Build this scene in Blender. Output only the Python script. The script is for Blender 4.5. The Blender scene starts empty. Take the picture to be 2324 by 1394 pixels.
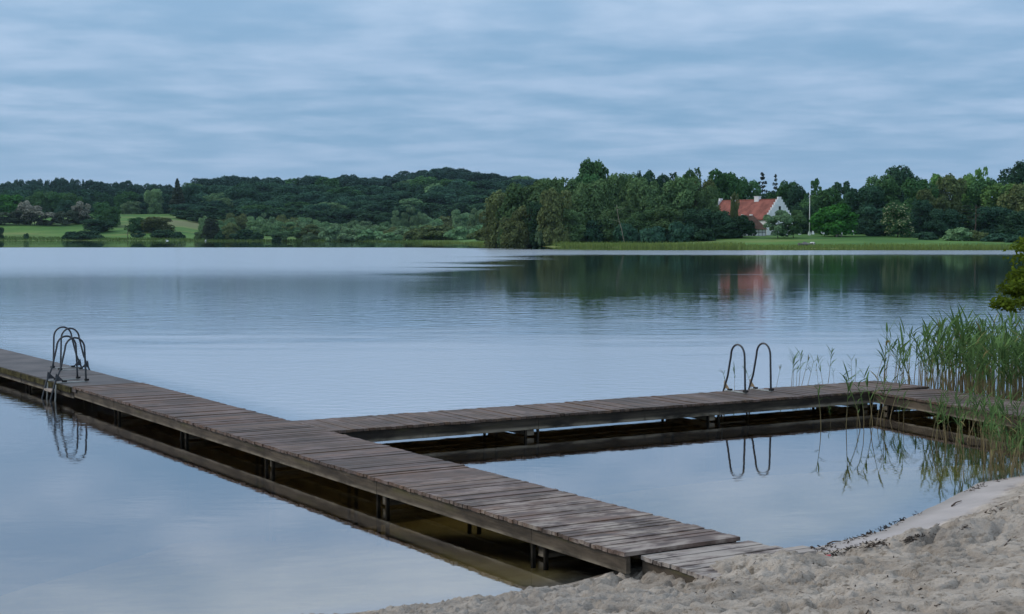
import bpy, math, random
import numpy as np
from mathutils import Vector

random.seed(7)
sc = bpy.context.scene
col = sc.collection
R = math.radians

# ------------------------------------------------------------------ camera
F, CX, CY, CAMZ = 3420.0, 1162.0, 697.0, 3.5
PITCH = math.atan(165 / F)
cam_d = bpy.data.cameras.new('camera')
cam = bpy.data.objects.new('camera', cam_d)
col.objects.link(cam)
cam.location = (0, 0, CAMZ)
cam.rotation_euler = (math.pi / 2 - PITCH, 0, 0)
cam_d.sensor_width = 36
cam_d.lens = 36 * F / 2324
cam_d.clip_start = 0.1
cam_d.clip_end = 12000
sc.camera = cam
cp, sp = math.cos(PITCH), math.sin(PITCH)


def ray(px, py):
    a, b = (px - CX) / F, (CY - py) / F
    return (a, cp + b * sp, -sp + b * cp)


def onz(px, py, z):                       # measured point on the level z
    d = ray(px, py)
    k = (z - CAMZ) / d[2]
    return Vector((d[0] * k, d[1] * k, z))


def aty(px, py, Y):                       # measured point at distance Y
    d = ray(px, py)
    k = Y / d[1]
    return Vector((d[0] * k, Y, CAMZ + d[2] * k))


# ------------------------------------------------------------------ helpers
def tag(o, label=None, cat=None, group=None, kind=None):
    if label: o['label'] = label
    if cat: o['category'] = cat
    if group: o['group'] = group
    if kind: o['kind'] = kind
    return o


def empty(name, loc, rz=0.0, scale=None):
    o = bpy.data.objects.new(name, None)
    o.empty_display_size = 0.2
    col.objects.link(o)
    o.location = loc
    o.rotation_euler = (0, 0, rz)
    if scale: o.scale = scale
    return o


def np_mesh(name, V, Fq, smooth=False, mats=None, fmat=None):
    """V (n,3), Fq (m,k) regular faces"""
    V = np.asarray(V, dtype=np.float32)
    Fq = np.asarray(Fq, dtype=np.int32)
    me = bpy.data.meshes.new(name)
    k = Fq.shape[1]
    me.vertices.add(len(V)); me.vertices.foreach_set('co', V.ravel())
    me.loops.add(Fq.size); me.loops.foreach_set('vertex_index', Fq.ravel())
    me.polygons.add(len(Fq))
    me.polygons.foreach_set('loop_start', np.arange(0, Fq.size, k, dtype=np.int32))
    if fmat is not None: me.polygons.foreach_set('material_index', np.asarray(fmat, dtype=np.int32))
    me.polygons.foreach_set('use_smooth', np.full(len(Fq), smooth))
    me.update(calc_edges=True); me.validate()
    for m in (mats or []): me.materials.append(m)
    return me


def link(name, me, parent=None, loc=None):
    o = bpy.data.objects.new(name, me)
    col.objects.link(o)
    if parent: o.parent = parent
    if loc is not None: o.location = loc
    return o


class MB:
    def __init__(s):
        s.v, s.f, s.m, s.c = [], [], [], []

    def poly(s, pts, faces, mi=0, c=0.5):
        b = len(s.v)
        s.v += [tuple(p) for p in pts]
        for f in faces:
            s.f.append([b + i for i in f]); s.m.append(mi); s.c.append(c)

    def box(s, x0, x1, y0, y1, z0, z1, mi=0, c=0.5, jit=None):
        P = [(x0, y0, z0), (x1, y0, z0), (x1, y1, z0), (x0, y1, z0), (x0, y0, z1), (x1, y0, z1), (x1, y1, z1), (x0, y1, z1)]
        if jit: P = [(p[0] + random.uniform(-jit, jit), p[1] + random.uniform(-jit, jit), p[2] + random.uniform(-jit, jit) * .5) for p in P]
        s.poly(P, [(3, 2, 1, 0), (4, 5, 6, 7), (0, 1, 5, 4), (1, 2, 6, 5), (2, 3, 7, 6), (3, 0, 4, 7)], mi, c)

    def tube(s, pts, rad, n=8, mi=0, cap=True):
        pts = [Vector(p) for p in pts]
        if not hasattr(rad, '__len__'): rad = [rad] * len(pts)
        b = len(s.v)
        t0 = (pts[1] - pts[0]).normalized()
        ref = Vector((0, 0, 1)) if abs(t0.z) < .9 else Vector((1, 0, 0))
        nrm = (ref - t0 * ref.dot(t0)).normalized()
        for i, p in enumerate(pts):
            t = (pts[min(i + 1, len(pts) - 1)] - pts[max(i - 1, 0)]).normalized()
            nrm = (nrm - t * nrm.dot(t)).normalized()
            bi = t.cross(nrm)
            for j in range(n):
                a = 2 * math.pi * j / n
                q = p + (nrm * math.cos(a) + bi * math.sin(a)) * rad[i]
                s.v.append(tuple(q))
        for i in range(len(pts) - 1):
            for j in range(n):
                j2 = (j + 1) % n
                s.f.append([b + i * n + j, b + i * n + j2, b + (i + 1) * n + j2, b + (i + 1) * n + j]); s.m.append(mi); s.c.append(.5)
        if cap:
            s.f.append([b + j for j in range(n)][::-1]); s.m.append(mi); s.c.append(.5)
            e = b + (len(pts) - 1) * n
            s.f.append([e + j for j in range(n)]); s.m.append(mi); s.c.append(.5)

    def mesh(s, name, mats, smooth=False):
        me = bpy.data.meshes.new(name)
        me.from_pydata(s.v, [], s.f)
        me.polygons.foreach_set('material_index', s.m)
        me.polygons.foreach_set('use_smooth', [smooth] * len(s.f))
        at = me.attributes.new('tone', 'FLOAT', 'FACE')
        at.data.foreach_set('value', s.c)
        for m in (mats if isinstance(mats, (list, tuple)) else [mats]): me.materials.append(m)
        me.update()
        return me

    def build(s, name, mats, parent=None, smooth=False):
        return link(name, s.mesh(name, mats, smooth), parent)


# value noise
_rng = np.random.RandomState(11)
_perm = _rng.rand(512, 512).astype(np.float32)


def vnoise(x, y):
    xi, yi = np.floor(x).astype(int), np.floor(y).astype(int)
    fx, fy = x - xi, y - yi
    fx, fy = fx * fx * fx * (fx * (fx * 6 - 15) + 10), fy * fy * fy * (fy * (fy * 6 - 15) + 10)
    a = _perm[xi % 512, yi % 512]; b = _perm[(xi + 1) % 512, yi % 512]
    c = _perm[xi % 512, (yi + 1) % 512]; d = _perm[(xi + 1) % 512, (yi + 1) % 512]
    return (a * (1 - fx) + b * fx) * (1 - fy) + (c * (1 - fx) + d * fx) * fy


def fbm(x, y, o=4):
    r, a, t = 0, 1, 0
    for i in range(o):
        c, s_ = math.cos(i * 1.1), math.sin(i * 1.1)
        r = r + a * vnoise((x * c - y * s_) * 2 ** i + 17.3 * i, (x * s_ + y * c) * 2 ** i + 5.1 * i)
        t += a; a *= .5
    return r / t


def sstep(x, a, b):
    t = np.clip((x - a) / (b - a), 0, 1)
    return t * t * (3 - 2 * t)


# ------------------------------------------------------------------ node helpers
class NT:
    def __init__(s, tree):
        s.t = tree; s.n = tree.nodes; s.l = tree.links

    def new(s, typ, **kw):
        n = s.n.new(typ)
        for k, v in kw.items(): setattr(n, k, v)
        return n

    def put(s, sock, v):
        if hasattr(v, 'is_output') or hasattr(v, 'links'): s.l.new(v, sock)
        else:
            if isinstance(v, (tuple, list)) and len(v) == 3 and sock.type == 'RGBA': v = (*v, 1)
            sock.default_value = v

    def m(s, op, a, b=0.0, c=0.0, clamp=False):
        n = s.new('ShaderNodeMath', operation=op, use_clamp=clamp)
        for i, v in enumerate((a, b, c)): s.put(n.inputs[i], v)
        return n.outputs[0]

    def ss(s, x, a, b, to0=0.0, to1=1.0):
        n = s.new('ShaderNodeMapRange', interpolation_type='SMOOTHSTEP')
        s.put(n.inputs[0], x); s.put(n.inputs[1], a); s.put(n.inputs[2], b); s.put(n.inputs[3], to0); s.put(n.inputs[4], to1)
        return n.outputs[0]

    def noise(s, vec, scale, detail=4, rough=.55, dist=0.0):
        n = s.new('ShaderNodeTexNoise')
        if vec is not None: s.put(n.inputs['Vector'], vec)
        n.inputs['Scale'].default_value = scale; n.inputs['Detail'].default_value = detail
        n.inputs['Roughness'].default_value = rough; n.inputs['Distortion'].default_value = dist
        return n.outputs['Fac']

    def mapping(s, vec, scale=(1, 1, 1), rot=(0, 0, 0), loc=(0, 0, 0)):
        n = s.new('ShaderNodeMapping')
        s.put(n.inputs['Vector'], vec); n.inputs['Scale'].default_value = scale
        n.inputs['Rotation'].default_value = rot; n.inputs['Location'].default_value = loc
        return n.outputs[0]

    def mix(s, f, a, b, blend='MIX'):
        n = s.new('ShaderNodeMix', data_type='RGBA', blend_type=blend)
        s.put(n.inputs[0], f); s.put(n.inputs[6], a); s.put(n.inputs[7], b)
        return n.outputs[2]

    def bump(s, h, strength, dist, normal=None):
        n = s.new('ShaderNodeBump')
        s.put(n.inputs['Strength'], strength); s.put(n.inputs['Distance'], dist); s.put(n.inputs['Height'], h)
        if normal is not None: s.put(n.inputs['Normal'], normal)
        return n.outputs[0]


def mat(name):
    m = bpy.data.materials.new(name); m.use_nodes = True
    t = NT(m.node_tree); t.n.clear()
    t.out = t.new('ShaderNodeOutputMaterial')
    return m, t


def principled(t, color, rough=.6, spec=.3, normal=None, metal=0.0):
    p = t.new('ShaderNodeBsdfPrincipled')
    t.put(p.inputs['Base Color'], color); t.put(p.inputs['Roughness'], rough)
    t.put(p.inputs['Specular IOR Level'], spec); t.put(p.inputs['Metallic'], metal)
    if normal is not None: t.put(p.inputs['Normal'], normal)
    return p.outputs[0]


def simple(name, c, rough=.7, spec=.2, var=.25, scale=3.0, metal=0.0, bump=0.0):
    m, t = mat(name)
    tc = t.new('ShaderNodeTexCoord').outputs['Object']
    n = t.noise(tc, scale, 5)
    lo = tuple(x * (1 - var) for x in c); hi = tuple(min(1, x * (1 + var)) for x in c)
    cc = t.mix(t.ss(n, .3, .7), lo, hi)
    nm = t.bump(t.noise(tc, scale * 6, 3), bump, .02) if bump else None
    t.l.new(principled(t, cc, rough, spec, nm, metal), t.out.inputs[0])
    return m


# ------------------------------------------------------------------ world and sun
SUN_EL, SUN_AZ = R(36), R(-78)       # azimuth measured from +Y, negative to the left
w = bpy.data.worlds.new('World'); sc.world = w; w.use_nodes = True
t = NT(w.node_tree); t.n.clear()
out = t.new('ShaderNodeOutputWorld'); bg = t.new('ShaderNodeBackground')
sky = t.new('ShaderNodeTexSky'); sky.sky_type = 'NISHITA'; sky.sun_disc = False
sky.sun_elevation = SUN_EL; sky.sun_rotation = SUN_AZ % (2 * math.pi)
sky.air_density = 1.2; sky.dust_density = 2.0
tc = t.new('ShaderNodeTexCoord').outputs['Generated']
sx = t.new('ShaderNodeSeparateXYZ'); t.l.new(tc, sx.inputs[0])
x_, y_, z_ = sx.outputs
zz = t.m('MAXIMUM', z_, 0.0)
den = t.m('ADD', zz, 0.10)
cx_ = t.new('ShaderNodeCombineXYZ')
t.l.new(t.m('DIVIDE', x_, den), cx_.inputs[0]); t.l.new(t.m('DIVIDE', y_, den), cx_.inputs[1])
pl = cx_.outputs[0]
n1 = t.noise(t.mapping(pl, (1.45, 1.5, 1), (0, 0, .06), (3.1, 1.7, 0)), 1.0, 5, .52, .2)
n2 = t.noise(t.mapping(pl, (3.3, 3.6, 1), (0, 0, -.05), (7.3, 2.2, 0)), 1.0, 4, .5, .2)
n3 = t.noise(t.mapping(pl, (.45, .5, 1), (0, 0, 0), (1.3, 6.2, 0)), 1.0, 3, .5)
cl = t.m('ADD', t.m('ADD', t.m('MULTIPLY', n1, .56), t.m('MULTIPLY', n2, .33)), t.m('MULTIPLY', n3, .12))
fac = t.ss(cl, .37, .69)
# near the horizon the clouds run together
hz = t.ss(z_, .01, .075)
fac = t.m('ADD', t.m('MULTIPLY', fac, hz), t.m('MULTIPLY', t.m('SUBTRACT', 1.0, hz), .34))
cloud = t.mix(fac, (2.2, 4.1, 6.45), (4.3, 5.9, 8.3))
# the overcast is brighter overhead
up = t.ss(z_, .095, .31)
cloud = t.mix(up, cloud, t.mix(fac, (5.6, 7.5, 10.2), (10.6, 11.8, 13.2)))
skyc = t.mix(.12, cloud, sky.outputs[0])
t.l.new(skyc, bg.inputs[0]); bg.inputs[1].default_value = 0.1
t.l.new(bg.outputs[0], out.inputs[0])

sd = bpy.data.lights.new('sun', 'SUN'); sd.energy = 1.4; sd.angle = R(18); sd.color = (1, .87, .70)
so = bpy.data.objects.new('sun', sd); col.objects.link(so); so.location = (-60, 10, 60)
dv = Vector((math.sin(SUN_AZ) * math.cos(SUN_EL), math.cos(SUN_AZ) * math.cos(SUN_EL), math.sin(SUN_EL)))
so.rotation_euler = dv.to_track_quat('Z', 'Y').to_euler()

# ------------------------------------------------------------------ ground shape
# near shore line (water level) measured from the photograph, x to the right, water on the far side
SH = np.array([(-30, 1), (-12, 7.5), (-6, 10.4), (-3.2, 12.9), (-1.55, 13.68), (-.4, 14.2), (.2, 14.52), (.72, 15.02), (1.2, 15.6), (2.2, 16.2), (3.26, 16.6),
               (4.36, 17.65), (5.45, 19.3), (6.6, 21.1), (7.6, 21.9), (9.4, 22.6), (11.5, 24.5), (16, 31), (24, 44), (60, 100), (140, 240)], float)


def shore_s(X, Y):
    """signed distance to the near shore line, positive on land"""
    X = np.asarray(X, float); Y = np.asarray(Y, float)
    best = np.full(X.shape, 1e9); sg = np.zeros(X.shape)
    for a, b in zip(SH[:-1], SH[1:]):
        d = b - a; L2 = d @ d
        k = np.clip(((X - a[0]) * d[0] + (Y - a[1]) * d[1]) / L2, 0, 1)
        dx, dy = X - (a[0] + k * d[0]), Y - (a[1] + k * d[1])
        q = dx * dx + dy * dy
        s_ = np.sign(dx * d[1] - dy * d[0])
        u = q < best
        best = np.where(u, q, best); sg = np.where(u, s_, sg)
    return np.sqrt(best) * np.where(sg == 0, 1, sg)


def beach_z(X, Y):
    s = shore_s(X, Y)
    land = .155 * s + .05 * sstep(s, .4, 1.2)
    land = np.where(s > 9, .155 * 9 + .05 + (s - 9) * .05, land)
    bed = np.where(s > -4, .10 * s, -.40 + .16 * (s + 4))
    bed = np.maximum(bed, -1.3 + .03 * s)
    bed = np.maximum(bed, -3.2)
    z = np.where(s > 0, land, bed)
    lip = .07 * np.exp(-((s - .45) / .35) ** 2) * (1 - sstep(X, .9, 1.5))
    z = z + lip
    # mound of sand behind the hollow on the right
    z = z + .15 * sstep(Y + .12 * (X - 5), 15.15, 15.5) * sstep(X, 3.5, 4.3) * sstep(s, .9, 1.5)
    # sand heaped over the shore end of the jetty
    z = z + .105 * np.exp(-(((X - 2.45) / .8) ** 2 + ((Y - 14.2) / .6) ** 2)) * sstep((X - 1.13) * .848 + (Y - 14.66) * .53, .05, .5)
    return z


# far land: height along rays, (distance, height) lists per photo column
COLS = [(-2600, [(900, 0), (960, 4), (1300, 20), (2600, 30)]),
        (-600, [(860, 0), (890, 3), (980, 10), (1100, 18), (1400, 24), (2600, 30)]),
        (0, [(850, 0), (868, 1.5), (905, 5.8), (930, 8.8), (980, 12.5), (1050, 16), (1300, 24), (1800, 30), (2600, 34)]),
        (160, [(845, 0), (865, 1.5), (900, 5.6), (940, 9.5), (1000, 14), (1050, 17), (1300, 24), (1800, 32), (2600, 34)]),
        (260, [(825, 0), (850, 1.3), (900, 6), (1000, 14.8), (1045, 17.2), (1080, 18), (1300, 24), (1800, 34), (2600, 34)]),
        (400, [(800, 0), (825, 1.2), (900, 7.5), (1000, 15), (1045, 17.2), (1080, 18.5), (1300, 28), (1800, 36), (2600, 34)]),
        (470, [(770, 0), (800, .8), (900, 5), (950, 9.5), (1050, 16), (1300, 30), (1800, 36), (2600, 34)]),
        (560, [(750, 0), (790, .8), (900, 3), (950, 6), (1050, 15), (1300, 32), (1800, 36), (2600, 34)]),
        (800, [(730, 0), (770, .8), (880, 2), (930, 4), (1050, 14), (1300, 34), (1800, 38), (2600, 34)]),
        (1000, [(600, 0), (640, .8), (850, 2), (930, 5), (1050, 15), (1300, 39), (1800, 40), (2600, 34)]),
        (1150, [(490, 0), (520, .9), (600, 1.5), (850, 3), (950, 9), (1300, 36), (1800, 36), (2600, 34)]),
        (1300, [(413, 0), (428, 1.0), (480, 1.8), (700, 4), (950, 10), (1300, 30), (2600, 34)]),
        (1500, [(397, 0), (412, 1.0), (460, 2), (600, 4), (1300, 20), (2600, 30)]),
        (1700, [(383, 0), (398, 1.0), (430, 2.9), (480, 3.8), (600, 5), (1300, 15), (2600, 26)]),
        (2000, [(364, 0), (378, 1.1), (415, 2.3), (440, 3.0), (480, 3.7), (600, 6), (1300, 15), (2600, 26)]),
        (2324, [(353, 0), (366, .9), (400, 1.6), (450, 2.5), (600, 6), (1300, 15), (2600, 26)]),
        (3000, [(300, 0), (315, .9), (400, 3), (600, 6), (1300, 15), (2600, 26)]),
        (5200, [(240, 0), (260, .9), (400, 3), (600, 6), (1300, 15), (2600, 26)])]
_cp = np.array([c[0] for c in COLS], float)


def far_z(X, Y):
    X = np.atleast_1d(np.asarray(X, float)); Y = np.atleast_1d(np.asarray(Y, float))
    px = CX + F * X / np.maximum(Y, 1)
    res = np.zeros(X.shape)
    H = []
    for _, l in COLS:
        d = [l[0][0] - 140, l[0][0] - 25] + [a for a, _ in l]; z = [-3.2, -.9] + [b for _, b in l]
        H.append(np.interp(Y, d, z))
    H = np.array(H)
    i = np.clip(np.searchsorted(_cp, px) - 1, 0, len(_cp) - 2)
    k = np.clip((px - _cp[i]) / (_cp[i + 1] - _cp[i]), 0, 1)
    k = k * k * (3 - 2 * k)
    ix = np.arange(len(X.ravel()))
    Hr = H.reshape(len(COLS), -1)
    ir = i.ravel(); kr = k.ravel()
    res = Hr[ir, ix] * (1 - kr) + Hr[ir + 1, ix] * kr
    return res.reshape(X.shape)


def gz(X, Y):
    return float(far_z([X], [Y])[0])


SX0, SX1, SY0, SY1 = -5.5, 10.6, 10.2, 24.2      # the modelled sand sheet

# ------------------------------------------------------------------ materials of the setting
def ground_material():
    m, t = mat('ground_earth')
    geo = t.new('ShaderNodeNewGeometry').outputs['Position']
    s = t.new('ShaderNodeSeparateXYZ'); t.l.new(geo, s.inputs[0])
    X, Y, Z = s.outputs
    n1 = t.noise(t.mapping(geo, (1, 1, 1)), .035, 5, .6)
    n2 = t.noise(geo, .3, 4, .6)
    n3 = t.noise(t.mapping(geo, (.012, .05, .05), (0, 0, .2)), 1, 3, .6)
    g = t.mix(t.ss(n1, .35, .65), (.050, .130, .030), (.095, .190, .046))
    g = t.mix(t.m('MULTIPLY', t.ss(n3, .5, .72), .75), g, (.21, .22, .085))
    g = t.mix(t.m('MULTIPLY', t.ss(n2, .5, .75), .35), g, (.05, .09, .03))
    # dry brown strip of the field on the left
    strip = t.m('MULTIPLY', t.m('MULTIPLY', t.ss(Y, 905, 925), t.ss(Y, 985, 960)), t.m('MULTIPLY', t.ss(X, -255, -225), t.ss(X, -120, -150)))
    g = t.mix(t.m('MULTIPLY', strip, .6), g, (.17, .15, .095))
    # muddy edge and lake floor
    bed = t.mix(t.ss(n2, .35, .7), (.24, .175, .075), (.32, .24, .11))
    g = t.mix(t.ss(Z, .12, -.05), g, bed)
    sand = t.mix(t.ss(n2, .3, .7), (.36, .31, .26), (.43, .38, .33))
    sandm = t.ss(Y, 60, 40)
    sandm = t.m('MULTIPLY', sandm, t.ss(Z, -.25, -.02))
    g = t.mix(sandm, g, sand)
    t.l.new(principled(t, g, .9, .1), t.out.inputs[0])
    return m


def sand_material():
    m, t = mat('beach_sand')
    geo = t.new('ShaderNodeNewGeometry').outputs['Position']
    at = t.new('ShaderNodeAttribute', attribute_name='wet').outputs['Fac']
    at2 = t.new('ShaderNodeAttribute', attribute_name='clod').outputs['Fac']
    s = t.new('ShaderNodeSeparateXYZ'); t.l.new(geo, s.inputs[0])
    n1 = t.noise(geo, 1.6, 6, .62)
    n2 = t.noise(geo, 9, 6, .65)
    n3 = t.noise(geo, 60, 3, .6)
    c = t.mix(t.ss(n1, .35, .65), (.36, .308, .255), (.565, .495, .42))
    c = t.mix(t.m('MULTIPLY', t.ss(n2, .52, .68), .8), c, (.17, .138, .10))
    c = t.mix(t.m('MULTIPLY', t.ss(n3, .60, .72), .6), c, (.15, .12, .09))
    c = t.mix(t.m('MULTIPLY', t.ss(at2, .2, .9), .35), c, (.32, .295, .27))
    wet = t.mix(t.ss(n1, .3, .7), (.33, .287, .262), (.42, .368, .338))
    c = t.mix(at, c, wet)
    c = t.mix(t.m('MULTIPLY', t.ss(s.outputs[2], .045, .005), .55), c, (.20, .168, .135))
    # the floor of the shallows: brown silt over the sand
    silt = t.mix(t.ss(n1, .35, .65), (.58, .39, .13), (.74, .52, .20))
    c = t.mix(t.ss(s.outputs[2], -.005, -.09), c, silt)
    h = t.m('ADD', t.m('MULTIPLY', t.noise(t.mapping(geo, (1, 1.5, 1)), 17, 6, .68), .75), t.m('MULTIPLY', n3, .25))
    nm = t.bump(h, t.m('SUBTRACT', 1.0, t.m('MULTIPLY', at, .88)), .075)
    r = t.m('SUBTRACT', .93, t.m('MULTIPLY', at, .45))
    t.l.new(principled(t, c, r, .2, nm), t.out.inputs[0])
    return m


def water_material():
    m, t = mat('lake_water')
    geo = t.new('ShaderNodeNewGeometry').outputs['Position']
    s = t.new('ShaderNodeSeparateXYZ'); t.l.new(geo, s.inputs[0])
    X, Y, Z = s.outputs
    tt = t.m('DIVIDE', X, t.m('MAXIMUM', Y, 5.0))
    # gust patches: where breeze ruffles the lake
    nA = t.noise(t.mapping(geo, (.006, .03, 1), (0, 0, 0), (2, 0, 0)), 1.0, 4, .6)
    nB = t.noise(t.mapping(geo, (.02, .12, 1), (0, 0, .05)), 1.0, 4, .6)
    Yn = t.m('MULTIPLY', Y, t.m('ADD', 1.0, t.m('MULTIPLY', t.m('SUBTRACT', nA, .5), .30)))
    Yf = t.m('MULTIPLY', Y, t.m('ADD', 1.0, t.m('MULTIPLY', t.m('SUBTRACT', nA, .5), .03)))
    nS = t.noise(t.mapping(geo, (.012, .07, 1), (0, 0, .03), (4, 8, 0)), 1.0, 5, .65)
    side = t.ss(t.m('ADD', tt, t.m('MULTIPLY', t.m('SUBTRACT', nS, .5), .30)), -.07, .05)
    nD = t.noise(t.mapping(geo, (.03, .16, 1), (0, 0, .02), (9, 0, 0)), 1.0, 4, .65)
    Yn = t.m('MULTIPLY', Yn, t.m('ADD', 1.0, t.m('MULTIPLY', t.m('SUBTRACT', nD, .5), .22)))
    lo = t.m('ADD', 128, t.m('MULTIPLY', side, 122))
    hi = t.m('SUBTRACT', 402, t.m('MULTIPLY', side, 70))
    ruff = t.m('MULTIPLY', t.ss(t.m('SUBTRACT', Yn, lo), t.m('SUBTRACT', -38, t.m('MULTIPLY', side, -30)), t.m('SUBTRACT', 42, t.m('MULTIPLY', side, 20))), t.ss(t.m('SUBTRACT', Yf, hi), 3, -5))
    # thin cat's paws lying across the calm part
    paws = t.m('MULTIPLY', t.ss(nB, .64, .74), t.m('MULTIPLY', t.ss(Y, 60, 90), t.ss(Y, 260, 220)))
    ruff = t.m('MAXIMUM', ruff, t.m('MULTIPLY', paws, .7))
    # open water beyond the jetties is ruffled a little; the water they shelter lies still
    side1 = t.ss(t.m('ADD', X, t.m('SUBTRACT', t.m('MULTIPLY', Y, .626), 10.4)), 1.5, 4.5)
    side2 = t.ss(t.m('SUBTRACT', t.m('SUBTRACT', Y, t.m('MULTIPLY', X, .61)), 27.0), .3, 4.0)
    openw = t.m('MULTIPLY', side1, side2)
    nC = t.noise(t.mapping(geo, (.10, .42, 1), (0, 0, .05), (5, 0, 0)), 1.0, 5, .65)
    Yc = t.m('MULTIPLY', Y, t.m('ADD', 1.0, t.m('MULTIPLY', t.m('SUBTRACT', nC, .5), .95)))
    near = t.m('MULTIPLY', openw, t.ss(Yc, 70, 42))
    rough = t.m('ADD', .012, t.m('MULTIPLY', near, .20))
    rough = t.m('ADD', rough, t.m('MULTIPLY', t.m('MULTIPLY', t.m('MULTIPLY', t.ss(Y, 60, 90), t.ss(Y, 380, 330)), t.ss(tt, .03, -.06)), .012))
    rough = t.m('ADD', rough, t.m('MULTIPLY', t.m('MULTIPLY', t.ss(Y, 50, 80), t.ss(Y, 150, 90)), .010))
    rough = t.m('ADD', rough, t.m('MULTIPLY', t.m('MULTIPLY', t.ss(Y, 70, 110), t.ss(Y, 330, 280)), .035))
    rough = t.m('ADD', t.m('MULTIPLY', rough, t.m('SUBTRACT', 1.0, ruff)), t.m('MULTIPLY', ruff, .18))
    wv1 = t.noise(t.mapping(geo, (2.2, 3.3, 1), (0, 0, .15)), 1.0, 3, .5)
    wv2 = t.noise(t.mapping(geo, (4, 9, 1), (0, 0, -.2)), 1.0, 3, .55)
    hgt = t.m('ADD', t.m('MULTIPLY', wv1, .75), t.m('MULTIPLY', wv2, .25))
    left = t.m('MULTIPLY', t.ss(X, -4.5, -9), t.ss(Y, 22, 28))       # a breath of wind round the far ladders
    st = t.m('ADD', .012, t.m('MULTIPLY', t.m('MULTIPLY', openw, t.ss(Yc, 72, 42)), .15))
    st = t.m('ADD', st, t.m('MULTIPLY', ruff, .03))
    st = t.m('ADD', st, t.m('MULTIPLY', left, .05))
    nm = t.bump(hgt, st, .12)
    wv3 = t.noise(t.mapping(geo, (.75, 1.1, 1), (0, 0, .06), (3, 1, 0)), 1.0, 3, .6)
    st3 = t.m('MULTIPLY', t.m('MULTIPLY', openw, t.ss(Y, 34, 60)), t.ss(Yc, 108, 62))
    nm = t.bump(wv3, t.m('MULTIPLY', st3, .045), .5, nm)
    fr = t.new('ShaderNodeFresnel'); fr.inputs[0].default_value = 1.38
    t.l.new(nm, fr.inputs[1])
    f = t.m('POWER', fr.outputs[0], t.m('SUBTRACT', .60, t.m('MULTIPLY', openw, .34)))
    gl = t.new('ShaderNodeBsdfGlossy'); gl.distribution = 'GGX'
    gl.inputs[0].default_value = (.96, .97, 1, 1)
    t.l.new(rough, gl.inputs['Roughness']); t.l.new(nm, gl.inputs['Normal'])
    tr = t.new('ShaderNodeBsdfTransparent'); tr.inputs[0].default_value = (.93, .95, .92, 1)
    mx = t.new('ShaderNodeMixShader')
    t.l.new(f, mx.inputs[0]); t.l.new(tr.outputs[0], mx.inputs[1]); t.l.new(gl.outputs[0], mx.inputs[2])
    t.l.new(mx.outputs[0], t.out.inputs[0])
    va = t.new('ShaderNodeVolumeAbsorption')
    va.inputs['Color'].default_value = (.70, .62, .42, 1); va.inputs['Density'].default_value = .42
    t.l.new(va.outputs[0], t.out.inputs['Volume'])
    return m


M = {}
M['ground'] = ground_material()
M['sand'] = sand_material()
M['water'] = water_material()

# ------------------------------------------------------------------ ground sheet
ts = np.concatenate([np.linspace(-1.6, -.5, 14), np.linspace(-.47, .47, 150), np.linspace(.5, 1.6, 14)])
Ys = np.concatenate([np.linspace(-40, 1, 6), np.linspace(3, 60, 58), np.geomspace(63, 330, 22), np.linspace(338, 560, 60), np.linspace(568, 1150, 80), np.geomspace(1180, 9000, 20)])
T, YY = np.meshgrid(ts, Ys)
XX = T * np.maximum(YY, 26)
nz = beach_z(XX, YY)
fzv = far_z(XX, YY)
k = sstep(YY, 60, 200)
nearr = np.where(YY > 120, np.maximum(nz, -3.2), nz)
ZZ = np.where(YY < 130, nearr, np.maximum(fzv, np.where(shore_s(XX, YY) > 0, np.minimum(nz, 3), -3.2)))
ZZ = ZZ + (fbm(XX * .05, YY * .05, 3) - .5) * .6 * sstep(YY, 420, 600) * (ZZ > .5)
inside = (XX > SX0 - .6) & (XX < SX1 + .6) & (YY > SY0 - 1.2) & (YY < SY1 + 1.2)
core = (XX > SX0 + .1) & (XX < SX1 - .1) & (YY > SY0 + .1) & (YY < SY1 - .1)
ZZ = np.where(core | inside, ZZ - .22, ZZ)
ny, nx = T.shape
idx = np.arange(nx * ny).reshape(ny, nx)
Fq = np.stack([idx[:-1, :-1].ravel(), idx[:-1, 1:].ravel(), idx[1:, 1:].ravel(), idx[1:, :-1].ravel()], 1)
V = np.stack([XX.ravel(), YY.ravel(), ZZ.ravel()], 1)
g = link('ground', np_mesh('ground', V, Fq, True, [M['ground']]))
tag(g, kind='structure')

# ------------------------------------------------------------------ sand sheet
xs = np.concatenate([np.linspace(SX0, -2.2, 50), np.linspace(-2.17, 6.0, 330), np.linspace(6.03, SX1, 110)])
ys = np.concatenate([np.linspace(SY0, 11.8, 40), np.linspace(11.82, 16.4, 230), np.linspace(16.43, 19.5, 100), np.linspace(19.55, SY1, 90)])
SXX, SYY = np.meshgrid(xs, ys)


def ridged(x, y, o=4):
    r, a, tt_ = 0, 1, 0
    for i in range(o):
        r = r + a * (1 - np.abs(2 * vnoise(x * 2 ** i + 31 * i, y * 2 ** i + 13 * i) - 1)); tt_ += a; a *= .5
    return r / tt_


_fr = random.Random(4)
FOOT = []
for _w in range(9):                     # trails of footprints
    fx, fy, fh = _fr.uniform(-.5, 8.5), _fr.uniform(11.3, 15.5), _fr.uniform(-.6, .6) + (math.pi if _fr.random() < .5 else 0)
    for _q in range(9):
        FOOT.append((fx - math.sin(fh) * .10 * (-1) ** _q, fy + math.cos(fh) * .10 * (-1) ** _q, fh + _fr.gauss(0, .12), _fr.uniform(.85, 1.1)))
        fx += math.cos(fh) * .55; fy += math.sin(fh) * .55; fh += _fr.gauss(0, .08)
for _q in range(60): FOOT.append((_fr.uniform(-1, 9), _fr.uniform(11.2, 16.5), _fr.uniform(0, 6.28), _fr.uniform(.6, 1.2)))


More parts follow.
